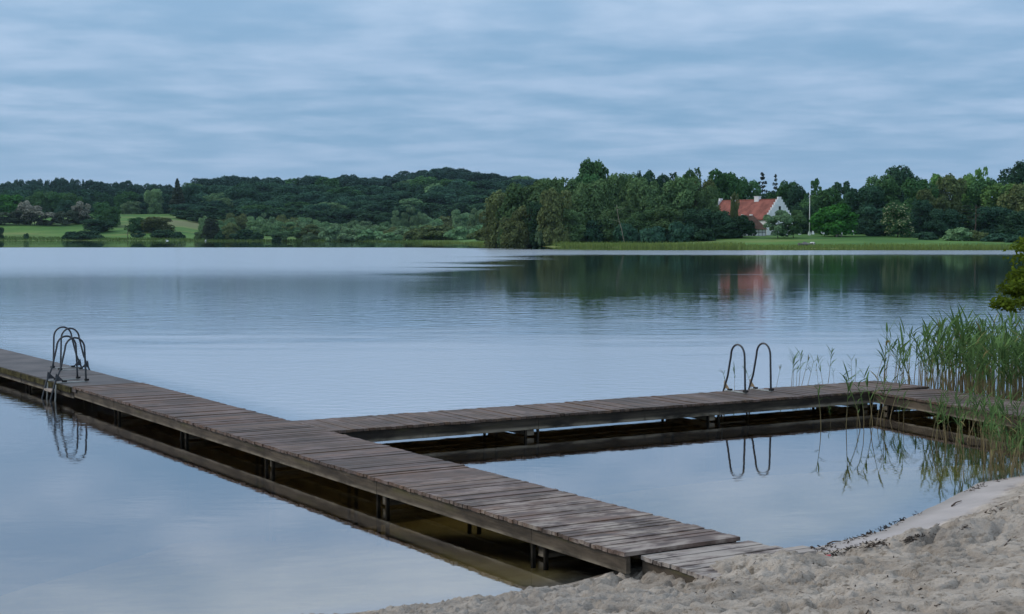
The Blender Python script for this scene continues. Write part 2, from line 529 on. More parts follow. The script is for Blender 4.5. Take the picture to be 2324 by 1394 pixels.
def sand_z(X, Y, parts=False):
    X = np.asarray(X, float); Y = np.asarray(Y, float)
    z = beach_z(X, Y)
    s = shore_s(X, Y)
    wet = (1 - sstep(s + .25 * (fbm(X * 1.2, Y * 1.2, 3) - .5), .55, .85)) * sstep(X, 2.6, 3.4) * (s > -.02)
    rough = sstep(s, .05, .4) * (1 - wet)
    # trampled sand: dimples and clods
    d1 = (fbm(X * 1.3 + 3, Y * 1.5, 3) - .5) * .15
    cell = fbm(X * 4.4, Y * 5.6 + 9, 4)
    dimp = -np.maximum(0, .47 - cell) * .62
    clod_m = np.exp(-(((X - 1.25) / 1.15) ** 2 + ((Y - 12.75) / .55) ** 2)) + .75 * (1 - sstep(X, .2, 1.3)) * sstep(s, .02, .2) * (1 - sstep(s, 1.3, 2.4))
    clod_m = np.clip(clod_m + .8 * np.exp(-(((X - 4.7) / .9) ** 2 + ((Y - 15.5) / .35) ** 2)), 0, 1)
    wx = (fbm(X * 6, Y * 6, 2) - .5) * .25; wy = (fbm(X * 6 + 50, Y * 6, 2) - .5) * .25
    b = vnoise((X + wx) * 9.5 + 5, (Y + wy) * 11.5); b2 = vnoise((X + wx) * 20, (Y + wy) * 24 + 3)
    clod = (np.abs(2 * b - 1) ** .7 * .07 + np.abs(2 * b2 - 1) ** .7 * .035 - .035) * clod_m * .72
    fine = (fbm(X * 12, Y * 17, 3) - .5) * .075 * (.4 + 1.2 * fbm(X * .9 + 40, Y * 1.1, 2))
    fp = np.zeros_like(z)
    for fx, fy, fa, fl in FOOT:
        near_ = (np.abs(X - fx) < .45) & (np.abs(Y - fy) < .45)
        if not near_.any(): continue
        dx, dy = X[near_] - fx, Y[near_] - fy
        a_ = (dx * math.cos(fa) + dy * math.sin(fa)) / (.15 * fl); b_ = (-dx * math.sin(fa) + dy * math.cos(fa)) / (.062 * fl)
        r_ = np.sqrt(a_ * a_ + b_ * b_)
        fp[near_] += -.055 * np.exp(-r_ ** 3) + .022 * np.exp(-((r_ - 1.45) / .35) ** 2)
    z = z + rough * (d1 + dimp + clod + fine + fp)
    z = z + wet * (fbm(X * 1.5, Y * 1.5, 2) - .5) * .012
    if parts: return z, wet, clod_m * rough
    return z


SZ, WET, CLOD = sand_z(SXX, SYY, True)
# sand sheet goes under the ground sheet at its border
ny, nx = SXX.shape
idx = np.arange(nx * ny).reshape(ny, nx)
Fq = np.stack([idx[:-1, :-1].ravel(), idx[:-1, 1:].ravel(), idx[1:, 1:].ravel(), idx[1:, :-1].ravel()], 1)
me = np_mesh('sand_beach', np.stack([SXX.ravel(), SYY.ravel(), SZ.ravel()], 1), Fq, True, [M['sand']])
for nme, dat in (('wet', WET), ('clod', CLOD)):
    a_ = me.attributes.new(nme, 'FLOAT', 'POINT'); a_.data.foreach_set('value', dat.ravel().astype(np.float32))
tag(link('sand_beach', me), kind='structure')


def sand_at(X, Y):
    i = min(max(int(np.searchsorted(xs, X)) - 1, 0), len(xs) - 2); j = min(max(int(np.searchsorted(ys, Y)) - 1, 0), len(ys) - 2)
    a_, b_ = min(1, max(0, (X - xs[i]) / (xs[i + 1] - xs[i]))), min(1, max(0, (Y - ys[j]) / (ys[j + 1] - ys[j])))
    return float((SZ[j, i] * (1 - a_) + SZ[j, i + 1] * a_) * (1 - b_) + (SZ[j + 1, i] * (1 - a_) + SZ[j + 1, i + 1] * a_) * b_)


def sand_pt(px, py):
    z = .3
    for _ in range(25):
        p = onz(px, py, z)
        z = .5 * z + .5 * sand_at(p.x, p.y)
    return onz(px, py, z)


# ------------------------------------------------------------------ water body (closed, absorbs light)
wb = MB()
wb.box(-2600, 2600, -60, 1500, -8, 0)
tag(wb.build('lake_water', M['water']), kind='structure')

# ------------------------------------------------------------------ wood and metal
def wood_material(name, c0, c1, sandy=0.0, moss=0.0, rough=.55, full=0.0):
    """object space: x along the jetty, planks run along y"""
    m, t = mat(name)
    tc = t.new('ShaderNodeTexCoord').outputs['Object']
    tone = t.new('ShaderNodeAttribute', attribute_name='tone').outputs['Fac']
    gr = t.noise(t.mapping(tc, (38, 2.2, 38)), 1, 4, .6)
    bl = t.noise(t.mapping(tc, (2.2, 1.4, 2)), 1, 5, .6)
    bl2 = t.noise(t.mapping(tc, (5, 2.2, 5), (0, 0, 0), (4, 4, 0)), 1, 4, .65)
    c = t.mix(tone, c0, c1)
    t3 = t.m('FRACT', t.m('MULTIPLY', tone, 13.7))
    c = t.mix(t.m('MULTIPLY', t.ss(t3, .55, .9), .5), c, (c1[0] * .95, c1[1] * 1.02, c1[2] * 1.35))
    c = t.mix(t.m('MULTIPLY', t.ss(t3, .4, .1), .45), c, (c1[0] * 1.12, c1[1] * .92, c1[2] * .82))
    c = t.mix(t.m('MULTIPLY', t.ss(gr, .35, .7), .45), c, tuple(x * .45 for x in c0))
    c = t.mix(t.m('MULTIPLY', t.ss(bl, .48, .66), .55), c, (.205, .158, .150))
    c = t.mix(t.m('MULTIPLY', t.ss(bl2, .50, .68), .65), c, (.05, .038, .03))
    big = t.noise(t.mapping(tc, (.55, .8, 1), (0, 0, 0), (2, 7, 0)), 1, 4, .6)
    c = t.mix(t.m('MULTIPLY', t.ss(big, .46, .62), .5), c, (.035, .026, .021))
    drop = t.noise(t.mapping(tc, (5, 5, 5), (0, 0, 0), (1, 3, 0)), 1, 2, .5)
    c = t.mix(t.m('MULTIPLY', t.ss(drop, .755, .79), .6), c, (.36, .34, .30))
    if sandy:
        sx = t.new('ShaderNodeSeparateXYZ'); t.l.new(tc, sx.inputs[0])
        sm = t.m('MULTIPLY', t.ss(bl2, .60, .42), t.ss(sx.outputs[0], sandy, sandy - 5.5))
        sm = t.m('MULTIPLY', sm, t.ss(bl, .40, .6))
        c = t.mix(t.m('MULTIPLY', sm, .75), c, (.34, .29, .245))
    if full:
        c = t.mix(t.m('MULTIPLY', t.ss(t.m('ADD', t.m('MULTIPLY', bl2, .6), t.m('MULTIPLY', gr, .4)), .62, .44), full), c, (.34, .30, .265))
    if moss:
        c = t.mix(t.m('MULTIPLY', t.ss(bl2, .55, .68), moss), c, (.05, .06, .015))
    h = t.m('ADD', gr, t.m('MULTIPLY', bl2, .5))
    r = t.m('ADD', rough - .12, t.m('MULTIPLY', bl, .3))
    t.l.new(principled(t, c, r, .32, t.bump(h, .6, .006)), t.out.inputs[0])
    return m


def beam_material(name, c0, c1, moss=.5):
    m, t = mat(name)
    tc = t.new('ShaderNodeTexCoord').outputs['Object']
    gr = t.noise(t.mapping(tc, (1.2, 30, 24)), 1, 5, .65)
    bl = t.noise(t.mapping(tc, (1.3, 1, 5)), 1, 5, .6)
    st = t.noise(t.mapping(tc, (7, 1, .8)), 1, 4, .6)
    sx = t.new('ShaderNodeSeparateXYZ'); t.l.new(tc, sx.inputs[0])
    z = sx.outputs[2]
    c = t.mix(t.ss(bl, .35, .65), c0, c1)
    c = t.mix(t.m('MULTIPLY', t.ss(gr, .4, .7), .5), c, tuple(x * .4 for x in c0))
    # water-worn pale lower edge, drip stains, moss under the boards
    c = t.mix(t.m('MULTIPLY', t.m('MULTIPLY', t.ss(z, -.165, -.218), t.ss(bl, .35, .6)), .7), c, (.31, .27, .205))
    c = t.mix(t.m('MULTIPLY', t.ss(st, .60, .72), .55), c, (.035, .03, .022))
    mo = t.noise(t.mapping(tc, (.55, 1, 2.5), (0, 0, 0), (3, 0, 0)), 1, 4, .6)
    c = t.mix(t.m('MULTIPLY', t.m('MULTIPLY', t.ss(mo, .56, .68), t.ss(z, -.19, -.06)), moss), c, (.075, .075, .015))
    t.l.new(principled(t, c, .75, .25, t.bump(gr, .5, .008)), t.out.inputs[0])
    return m


M['deck'] = wood_material('weathered_deck', (.046, .028, .018), (.172, .108, .074), sandy=6.5, rough=.58)
M['deck_sandy'] = wood_material('sandy_deck', (.085, .066, .057), (.205, .160, .145), sandy=6.5, rough=.75, full=.85)
M['deck_brown'] = wood_material('brown_deck', (.054, .036, .024), (.155, .103, .070), rough=.62)
M['beam'] = beam_material('weathered_beam', (.045, .035, .025), (.115, .091, .066))
M['beam_shaded'] = beam_material('shaded_beam', (.018, .015, .012), (.060, .050, .038), .35)  # beam wood with the shade of unlit sides put into its colour
M['felt'] = simple('dark_walkway_surface', (.060, .051, .048), .62, .4, .45, 1.2, bump=.3)
M['mossy'] = simple('mossy_edge', (.045, .040, .016), .9, .1, .85, 3.5, bump=.5)
M['iron'] = simple('dull_steel', (.045, .052, .06), .45, .5, .25, 6, metal=.4)
M['galv'] = simple('pale_galvanised_steel', (.36, .38, .36), .5, .5, .2, 6, metal=.4)
M['plate'] = simple('rusty_tan_plate', (.26, .20, .125), .8, .2, .3, 9)
M['foot'] = simple('black_rubber', (.02, .02, .02), .7, .2)
M['post'] = simple('wet_post', (.022, .019, .015), .9, .05, .5, 8)
M['stepwood'] = simple('pale_step', (.33, .28, .24), .7, .3, .3, 8)

ZD = .375


def jetty(name, label, O, ang, L, W, z, deck_m, beam_m, sup, plank=.100, start=0.0, both=True, edge_beam=True, jit=.02, post_pair=True, deck_fn=None, depth=.218):
    """local x along, deck from y=0 to y=-W, top of the boards at z=0"""
    root = empty(name, (O[0], O[1], z), ang)
    tag(root, label, 'jetty')
    d = MB()
    x = start
    while x < L - .02:
        pw = plank * random.uniform(.94, 1.04)
        j0, j1 = random.gauss(0, jit * .22), random.gauss(0, jit * .22)
        zz_ = random.gauss(0, .0035)
        x1 = min(x + pw, L)
        tn = min(1, max(0, random.gauss(.5, .27)))
        sk = random.gauss(0, .003)
        d.box(x, x1 - .009, -W - .012 + j1, .012 + j0, -.042 + zz_, zz_ + random.gauss(0, .001), c=tn, jit=.0025)
        x += pw
    (deck_fn or (lambda dd: None))(d)
    d.build('deck', deck_m, root)
    b1 = MB()
    # edge beams in lengths butted over the supports
    cuts = [start + .02] + [s_ for s_ in sup if start + .5 < s_ < L - .5] + [L - .02]
    for yb in ((-.075, -.025), (-W + .025, -W + .075)):
        b1 = MB()
        for a, b in zip(cuts[:-1], cuts[1:]):
            dz = random.uniform(-.004, .004)
            b1.box(a + .003, b - .003, yb[0], yb[1], -depth + dz, -.045, jit=.003)
        b1.build('edge_beam', beam_m, root)
    cbm = MB()
    for yb in (-W * .37, -W * .65):
        cbm.box(start + .04, L - .04, yb - .035, yb + .035, -.20, -.047)
    cbm.build('joist', beam_m, root)
    for s_ in sup:
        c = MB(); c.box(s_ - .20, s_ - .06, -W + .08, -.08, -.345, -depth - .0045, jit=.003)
        c.build('cross_beam', M['beam_shaded'], root)
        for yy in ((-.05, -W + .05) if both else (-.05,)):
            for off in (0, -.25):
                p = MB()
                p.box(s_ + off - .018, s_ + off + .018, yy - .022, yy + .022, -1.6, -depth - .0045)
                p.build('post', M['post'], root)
    return root


# main jetty: left edge from A, running away to the left
A = onz(1420, 1255, ZD); B = onz(165, 877, ZD)
u = (B - A); L1 = u.length; u.normalize(); v = Vector((u.y, -u.x, 0))
ang1 = math.atan2(u.y, u.x)
W1 = 1.46
sup1 = [1.75 + 3.68 * i for i in range(5)]
j1 = jetty('wooden_jetty', 'long weathered plank jetty running from the sandy beach out to the left', A, ang1, L1, W1, ZD, M['deck'], M['beam'], sup1)


# the last length beside the sand: a lower, shifted flight of boards half buried in sand
def end_boards(d):
    pass


O0 = A - u * 1.75 + v * .16
j0 = empty('boardwalk', (O0.x, O0.y, ZD - .045), ang1)
tag(j0, 'last sand covered boards of the walkway where it meets the beach', 'boardwalk')
d = MB()
x = 0.0
ks = 0
while x < 1.72:
    pw = .125 * random.uniform(.95, 1.05)
    ext = [0.0, .02, .0, .03, .0, .06, .10, .02, .26, .30, .05, .0, .0, .0, .0][ks % 15]
    zz_ = random.gauss(0, .004) - .02 * max(0, 1.0 - x)
    d.box(x, min(x + pw, 1.74) - .010, -W1 + .05 - ext, random.gauss(0, .012), -.04 + zz_, zz_, c=random.random(), jit=.003)
    x += pw; ks += 1
d.build('deck', M['deck_sandy'], j0)
b = MB(); b.box(.1, 1.73, -.10, -.03, -.20, -.05, jit=.004); b.build('edge_beam', M['beam'], j0)
# dark outer length of the main jetty
C0 = onz(310, 865, ZD); C1 = onz(0, 790, ZD)
uo = (C1 - C0).normalized(); vo = Vector((uo.y, -uo.x, 0)); ang0 = math.atan2(uo.y, uo.x)
OD = B + u * .012
LD = 20.0
jd = empty('pontoon', (OD.x, OD.y, ZD - .012), ang0)
tag(jd, 'dark mossy outer walkway with two swim ladders beyond the plank jetty', 'pontoon')
d = MB()
x = 0.0
while x < LD:
    x1 = min(x + 2.4, LD)
    d.box(x + (.0 if x else -.25), x1 - .012, -W1 - .01, .012, -.10, random.gauss(0, .002), jit=.003)
    x = x1
d.build('deck', M['felt'], jd)
d = MB(); d.box(.02, LD, .014, .05, -.12, -.012, jit=.004); d.build('rim_board', M['mossy'], jd)
for yb in ((-.10, -.03), (-W1 + .03, -W1 + .10)):
    d = MB()
    for q in range(5): d.box(q * 4 + .03, q * 4 + 3.98, yb[0], yb[1], -.245, -.105, jit=.003)
    d.build('edge_beam', M['beam'], jd)
for s_ in (3.6, 7.2, 10.8, 14.4, 18):
    d = MB(); d.box(s_ - .2, s_ - .06, -W1 + .1, -.11, -.345, -.2465); d.build('cross_beam', M['beam_shaded'], jd)
    for off in (0, -.25):
        for yy in (-.055, -W1 + .055):
            d = MB(); d.box(s_ + off - .022, s_ + off + .022, yy - .025, yy + .025, -1.6, -.2475); d.build('post', M['post'], jd)

# cross jetty and the jetty that turns back to the shore
N0 = onz(742, 978, ZD); N1 = onz(1977, 887, ZD)
e = (N1 - N0).normalized(); pe = Vector((-e.y, e.x, 0))
ang2 = math.atan2(e.y, e.x)
W2 = 1.5
# start at the right edge of the main jetty
k0 = ((N0 - A).dot(v) - (W1 + .02)) / max(.05, e.dot(v))
S2 = N0 - e * k0
L2 = (N1 - S2).length + 1.62
OF = S2 + pe * W2                      # far edge is local y=0, deck runs to y=-W towards the camera
j2 = jetty('cross_jetty', 'straight plank jetty joining the long jetty to the corner by the reeds', OF, ang2, L2, W2, ZD - .004, M['deck_brown'], M['beam_shaded'], [4.1 + k0 - .1, 8.1 + k0 - .1, 12.1 + k0 - .2], depth=.240)
D1 = onz(2271, 936, ZD)
f = (D1 - N1).normalized(); qf = Vector((-f.y, f.x, 0))   # qf: towards the far right side
ang3 = math.atan2(f.y, f.x)
O3 = N1 + qf * 1.55 + f * .03
j3 = jetty('shore_jetty', 'short plank jetty running back to the bank through the reeds', O3, ang3, 9.5, 1.55, ZD - .010, M['deck_brown'], M['beam'], [.5, 3.9, 7.4])


# ------------------------------------------------------------------ swim ladders
def ladder(name, label, O, ang, z, gap, legcol, low=True, plate=True, foot_in=.60, H=.97):
    """local +x points out over the water from the jetty edge at x=0, y along the edge"""
    root = empty(name, (O.x, O.y, z), ang)
    tag(root, label, 'swim ladder', 'swim ladders')
    for yy in (-gap / 2, gap / 2):
        pts = []
        for q in range(5): pts.append((-foot_in + .025 * q / 4, yy, .01 + (H - .24) * q / 4))
        x0, x1, zc = -foot_in + .025, -foot_in + .44, H - .23
        for q in range(1, 12):
            a = math.pi * (1 - q / 12)
            pts.append(((x0 + x1) / 2 + (x1 - x0) / 2 * math.cos(a), yy, zc + .23 * math.sin(a)))
        pts.append((x1, yy, zc)); pts.append((x1 + .10, yy, zc - .42)); pts.append((.045, yy, 0.0)); pts.append((.16, yy, -.42)); pts.append((.30, yy, -1.15))
        r = MB(); r.tube(pts, .0205, 10); r.build('rail', legcol, root, True)
        fb = MB(); fb.box(-foot_in - .02, .0, yy - .022, yy + .022, .002, .022); fb.build('foot_bar', M['galv'], root)
        fo = MB(); fo.box(-foot_in - .055, -foot_in + .03, yy - .035, yy + .035, .0225, .065, jit=.004); fo.build('foot', M['foot'], root)
        fo = MB(); fo.box(-.20, -.11, yy - .03, yy + .03, .0225, .055, jit=.004); fo.build('foot', M['foot'], root)
        pl = MB()
        P_ = [(.02, yy - .004, .21), (.045, yy - .004, .05), (-.15, yy - .004, .05), (-.13, yy - .004, .06)]
        P2 = [(p[0], yy + .004, p[2]) for p in P_]
        pl.poly(P_ + P2, [(0, 1, 2, 3), (7, 6, 5, 4), (0, 4, 5, 1), (1, 5, 6, 2), (2, 6, 7, 3), (3, 7, 4, 0)])
        pl.build('bracket', M['plate'] if plate else M['iron'], root)
        if low:
            s2 = MB(); s2.tube([(.03, yy, -.03), (.035, yy, -.3), (.10, yy, -1.0)], .017, 8); s2.build('stay', M['galv'], root, True)
    for i_, zs in enumerate((-.17, -.42, -.70)):
        xs_ = .045 + .115 * (-zs / .42)
        st = MB(); st.box(xs_ - .15, xs_ + .02, -gap / 2 + .022, gap / 2 - .022, zs - .02, zs + .02, jit=.003)
        st.build('step', M['stepwood'], root)
    return root


# right ladder, on the far side of the cross jetty
pr = (onz(1692, 888, ZD) + onz(1750, 884, ZD)) / 2
tpos = (pr - S2).dot(e) - .30
Lr = S2 + e * tpos + pe * (W2 + .015)
ladder('swim_ladder', 'swim ladder on the cross jetty with tan brackets, near the reeds', Lr, math.atan2(pe.y, pe.x), ZD, .66, M['iron'], plate=True, foot_in=.62, H=.95)
# left pair
pl_ = (onz(203, 865, ZD) + onz(182, 860, ZD)) / 2
kk = (pl_ - OD).dot(uo)
Ll = OD + uo * max(kk, .5) + vo * -.055
ladder('swim_ladder', 'nearer swim ladder on the dark walkway, with a pale step above the water', Ll, math.atan2(-vo.y, -vo.x), ZD - .012, .60, M['iron'], plate=False, foot_in=.62, H=.95)
Lf = C0 + uo * 3.75 + vo * .02
ladder('swim_ladder', 'farther swim ladder on the dark walkway, hung over its far edge', Lf, math.atan2(vo.y, vo.x), ZD - .012, .58, M['iron'], plate=False, foot_in=.62, H=.97)


# ------------------------------------------------------------------ foliage materials
def foliage(name, c, var=.35, trans=.18, hue=.0):
    m, t = mat(name)
    oi = t.new('ShaderNodeObjectInfo')
    tc = t.new('ShaderNodeTexCoord').outputs['Object']
    tone = t.new('ShaderNodeAttribute', attribute_name='tone').outputs['Fac']
    n = t.noise(tc, .42, 3, .6)
    k = t.m('ADD', t.m('MULTIPLY', tone, .62), t.m('MULTIPLY', t.ss(n, .3, .7), .38))
    lo = tuple(x * (1 - var) for x in c); hi = (c[0] * (1 + var * 1.25), c[1] * (1 + var), c[2] * (1 + var * .6))
    cc = t.mix(k, lo, hi)
    hs = t.new('ShaderNodeHueSaturation')
    t.put(hs.inputs['Hue'], t.m('ADD', .5 - .011, t.m('MULTIPLY', oi.outputs['Random'], .022)))
    t.put(hs.inputs['Value'], t.m('ADD', .78, t.m('MULTIPLY', t.m('FRACT', t.m('MULTIPLY', oi.outputs['Random'], 7.31)), .46)))
    t.put(hs.inputs['Color'], cc)
    d = t.new('ShaderNodeBsdfDiffuse'); t.l.new(hs.outputs[0], d.inputs[0])
    tr = t.new('ShaderNodeBsdfTranslucent'); t.l.new(hs.outputs[0], tr.inputs[0])
    mx = t.new('ShaderNodeMixShader'); mx.inputs[0].default_value = trans
    t.l.new(d.outputs[0], mx.inputs[1]); t.l.new(tr.outputs[0], mx.inputs[2])
    t.l.new(mx.outputs[0], t.out.inputs[0])
    return m


FM = {'forest': foliage('forest_leaves', (0.0465, 0.1107, 0.0750)), 'forest_far': foliage('hazy_forest_leaves', (0.0444, 0.0956, 0.0820)),  # far wood leans blue: distance haze painted into the leaf colour
      'alder': foliage('alder_leaves', (0.1023, 0.1863, 0.0837)), 'oak': foliage('oak_leaves', (0.0615, 0.1452, 0.0615)),
      'bright': foliage('lime_leaves', (0.0607, 0.2025, 0.0459)), 'fresh': foliage('fresh_leaves', (0.1196, 0.2391, 0.0785)),
      'olive': foliage('olive_leaves', (0.1179, 0.1607, 0.0714)), 'grey': foliage('willow_leaves', (0.1448, 0.2414, 0.1352)),
      'scrub': foliage('scrub_leaves', (0.1406, 0.2540, 0.1316)), 'dark': foliage('dark_leaves', (0.0409, 0.0931, 0.0559)),
      'haw': foliage('hawthorn_leaves', (0.0675, 0.0945, 0.0648)), 'blossom': foliage('may_blossom', (0.3400, 0.3600, 0.3100), .3),
      'candle': foliage('chestnut_blossom', (0.3600, 0.4000, 0.2400), .3), 'needle': foliage('needle_foliage', (0.0473, 0.0702, 0.0486)),
      'cedar': foliage('cedar_foliage', (0.0567, 0.0972, 0.0607)), 'branch': foliage('near_leaves', (.105, .175, .026), .6, .35),
      'twig': foliage('thin_foliage', (0.0473, 0.0675, 0.0675))}
M['bark'] = simple('bark', (.075, .06, .05), .9, .1, .4, 2)
M['bark_pale'] = simple('pale_bark', (.24, .21, .17), .9, .1, .3, 2)


# ------------------------------------------------------------------ crowns
def quads(P, N, size, rng, asp=.75, jag=.35):
    n = len(P)
    N = N / np.maximum(1e-6, np.linalg.norm(N, axis=1, keepdims=True))
    r = rng.normal(size=(n, 3)); t1 = np.cross(N, r); t1 /= np.maximum(1e-6, np.linalg.norm(t1, axis=1, keepdims=True))
    t2 = np.cross(N, t1)
    s = (size * rng.uniform(.6, 1.35, n))[:, None]
    cs = [(-.5, -.5), (.5, -.5), (.5, .5), (-.5, .5)]
    V = np.empty((n, 4, 3))
    for i, (a, b) in enumerate(cs):
        ja = a * (1 + rng.uniform(-jag, jag, n)[:, None] * 1.3); jb = b * asp * (1 + rng.uniform(-jag, jag, n)[:, None] * 1.3)
        V[:, i] = P + t1 * ja * s + t2 * jb * s + N * (rng.uniform(-.12, .12, n)[:, None] * s)
    return V.reshape(-1, 3), np.arange(n * 4).reshape(n, 4)


def blob_leaves(blobs, n, size, rng, droop=0.0, flat=0.0):
    """leaf clumps over the surface of ellipsoid blobs, [(centre, (rx, ry, rz))]"""
    ar = np.array([b[1][0] * b[1][2] for b in blobs]); ar = ar / ar.sum()
    Ps, Ns, Ts = [], [], []
    for (c, r), a in zip(blobs, ar):
        k = max(8, int(n * a))
        d = rng.normal(size=(k, 3)); d /= np.linalg.norm(d, axis=1, keepdims=True)
        low = d[:, 2] < -.55
        d[low, 2] *= -1
        rr = rng.uniform(.72, 1.06, k) ** .8
        # knobbly surface
        kn = 1 + .16 * np.sin(d[:, 0] * 5 + c[0]) * np.sin(d[:, 1] * 5 + c[1]) * np.cos(d[:, 2] * 4 + c[2])
        p = np.array(c) + d * np.array(r) * (rr * kn)[:, None]
        nn = d / np.array(r) * np.mean(r) * .9 + rng.normal(size=(k, 3)) * .55
        nn[:, 2] += .15 + flat
        Ps.append(p); Ns.append(nn); Ts.append(np.clip(.5 + rng.normal(size=k) * .22 + rng.normal() * .14, 0, 1))
    P = np.concatenate(Ps); N = np.concatenate(Ns); Tn = np.concatenate(Ts)
    V, Fq_ = quads(P, N, size, rng)
    return V, Fq_, Tn, P


def set_tone(me, Tn):
    a = me.attributes.new('tone', 'FLOAT', 'FACE'); a.data.foreach_set('value', np.asarray(Tn, np.float32))


def trunk_mesh(name, h, r0, clear, spread, rng, nl=5, lean=0.0):
    b = MB()
    pts = [(lean * h * (q / 6) ** 1.3 + rng.uniform(-.02, .02) * h * (q > 0), rng.uniform(-.02, .02) * h * (q > 0), -.02 * h + h * .85 * q / 6) for q in range(7)]
    b.tube(pts, [r0 * 1.35] + [r0 * (1 - .13 * q) for q in range(1, 7)], 7)
    for i in range(nl):
        a = rng.uniform(0, 2 * math.pi); z0 = h * (clear + (.75 - clear) * i / nl * .8)
        R_ = spread * rng.uniform(.5, .85)
        b.tube([(0, 0, z0), (R_ * .4 * math.cos(a), R_ * .4 * math.sin(a), z0 + .06 * h), (R_ * math.cos(a), R_ * math.sin(a), z0 + .17 * h)], [r0 * .45, r0 * .3, r0 * .1], 5)
    return b.mesh(name, M['bark'], True)


PROTO = {}


def proto(kind, seed, h, w, clear, nb, nleaf, size, shape='round', bl=(.24, .34), mats=('forest',), white=0.0, trunk_r=None, flat=0.0):
    rng = np.random.RandomState(seed)
    blobs = []
    cz, rz, rx = h * (clear + 1) / 2, h * (1 - clear) / 2, w / 2
    if shape == 'layer':                       # tiers of flat boughs
        for q in range(nb):
            zf = (q + .5) / nb
            R_ = rx * (1 - zf * .78) * rng.uniform(.8, 1.1)
            for s_ in range(5):
                a = rng.uniform(0, 6.28); rr = R_ * rng.uniform(.3, .75)
                blobs.append(((rr * math.cos(a), rr * math.sin(a), h * (clear + (1 - clear) * zf)), (R_ * .5, R_ * .5, h * .028)))
    elif shape == 'cone':
        for q in range(nb):
            zf = (q / nb) ** .9
            R_ = rx * (1 - zf) + .04 * w
            for s_ in range(4):
                a = rng.uniform(0, 6.28); rr = R_ * .5
                blobs.append(((rr * math.cos(a), rr * math.sin(a), h * (clear + (.97 - clear) * zf)), (R_ * .55, R_ * .55, h * .045)))
    else:
        for q in range(nb):
            d = rng.normal(size=3); d /= np.linalg.norm(d)
            if d[2] < -.75: d[2] = -d[2] * .6
            r = rng.uniform(.45, .80) if q > nb * .25 else rng.uniform(0, .35)
            br = rx * rng.uniform(*bl)
            px_, py_, pz_ = d * r
            if shape == 'round':
                pz_ = rng.uniform(-.82, .80); an_ = rng.uniform(0, 6.28)
                rho = math.sqrt(max(0, 1 - abs(pz_) ** 2.4)) * (rng.uniform(.45, .85) if q > nb * .2 else rng.uniform(0, .35))
                px_, py_ = rho * math.cos(an_), rho * math.sin(an_)
            if shape == 'dome': pz_ = pz_ if pz_ > 0 else pz_ * .9
            if shape == 'bush': pz_ = abs(pz_) * 1.35 - .75; br *= 1.1
            if shape == 'taper':
                pz_ = max(-1, min(.78, pz_ * 1.15))
            blobs.append(((px_ * rx * 1.05, py_ * rx * 1.05, cz + pz_ * rz * 1.05), (br, br, br * min(1.15, max(.6, rz / rx * .9)))))
    V, Fq_, Tn, P = blob_leaves(blobs, nleaf, size, rng, flat=flat)
    zmin = 0.01 * h
    V[:, 2] = np.maximum(V[:, 2], zmin)
    # normalise to nominal size
    top = np.percentile(V[:, 2], 99.7); bot = np.percentile(V[:, 2], 1.0); hw = np.percentile(np.abs(V[:, :2]), 99.0)
    lowz = h * max(clear, .02)
    V[:, 2] = np.maximum(lowz + (V[:, 2] - bot) * (h - lowz) / (top - bot), .01 * h); V[:, :2] *= (w / 2) / hw
    fm = np.zeros(len(Fq_), int)
    if white:
        zf = P[:, 2] / h; rel = (zf - clear) / (1 - clear)
        outw = rng.rand(len(P)) < white * np.clip(rel * 1.7 - .35, 0, 1)
        fm[outw] = 1
    me = np_mesh('crown_' + kind, V, Fq_, False, [FM[m_] for m_ in mats], fm)
    set_tone(me, Tn)
    tm = trunk_mesh('trunk_' + kind, h, trunk_r or h * .016, max(clear, .12), w * .42, rng)
    PROTO.setdefault(kind, []).append((me, tm, h, w))


for s_ in range(4): proto('broad', 100 + s_, 20, 14, .03, 44, 11000, .58, 'round', (.28, .42))
for s_ in range(3): proto('tall', 120 + s_, 21, 12, .02, 44, 10000, .58, 'taper', (.30, .44))
for s_ in range(2): proto('dome', 140 + s_, 11, 12, .11, 46, 8000, .55, 'dome', mats=('bright',))
for s_ in range(4): proto('bush', 160 + s_, 6, 9, 0, 24, 3600, .50, 'bush', mats=('scrub',))
for s_ in range(3): proto('willow', 180 + s_, 9, 10, .16, 30, 6000, .34, 'round', (.2, .3), mats=('grey',))
for s_ in range(3): proto('open', 200 + s_, 20, 13, .22, 22, 2100, .62, 'round', (.16, .26), mats=('fresh',))
for s_ in range(2): proto('haw', 220 + s_, 10, 11, .10, 26, 4200, .55, 'round', mats=('haw', 'blossom'), white=.85)
proto('candle', 240, 20, 15, .08, 34, 6000, .72, 'round', mats=('oak', 'candle'), white=.0)
proto('spruce', 250, 24, 8, .12, 16, 3600, .6, 'cone', mats=('needle',))
proto('spruce', 251, 24, 7, .05, 16, 3600, .6, 'cone', mats=('needle',))
proto('cedar', 260, 20, 15, .12, 9, 4200, .65, 'layer', mats=('cedar',), flat=1.2)
proto('larch', 270, 22, 8, .25, 11, 650, .62, 'layer', mats=('twig',), flat=.3)
# white candles on the chestnut: upright clumps of faces
_rng3 = np.random.RandomState(5)
me_, tm_, h_, w_ = PROTO['candle'][0]
fm_ = np.zeros(len(me_.polygons), int)
cen = np.empty(len(me_.polygons) * 3, np.float32); me_.polygons.foreach_get('center', cen); cen = cen.reshape(-1, 3)
fm_[(_rng3.rand(len(fm_)) < .20) & (np.hypot(cen[:, 0], cen[:, 1] ) > 2.2)] = 1
me_.polygons.foreach_set('material_index', fm_)

tree_rng = random.Random(21)
ntree = {}


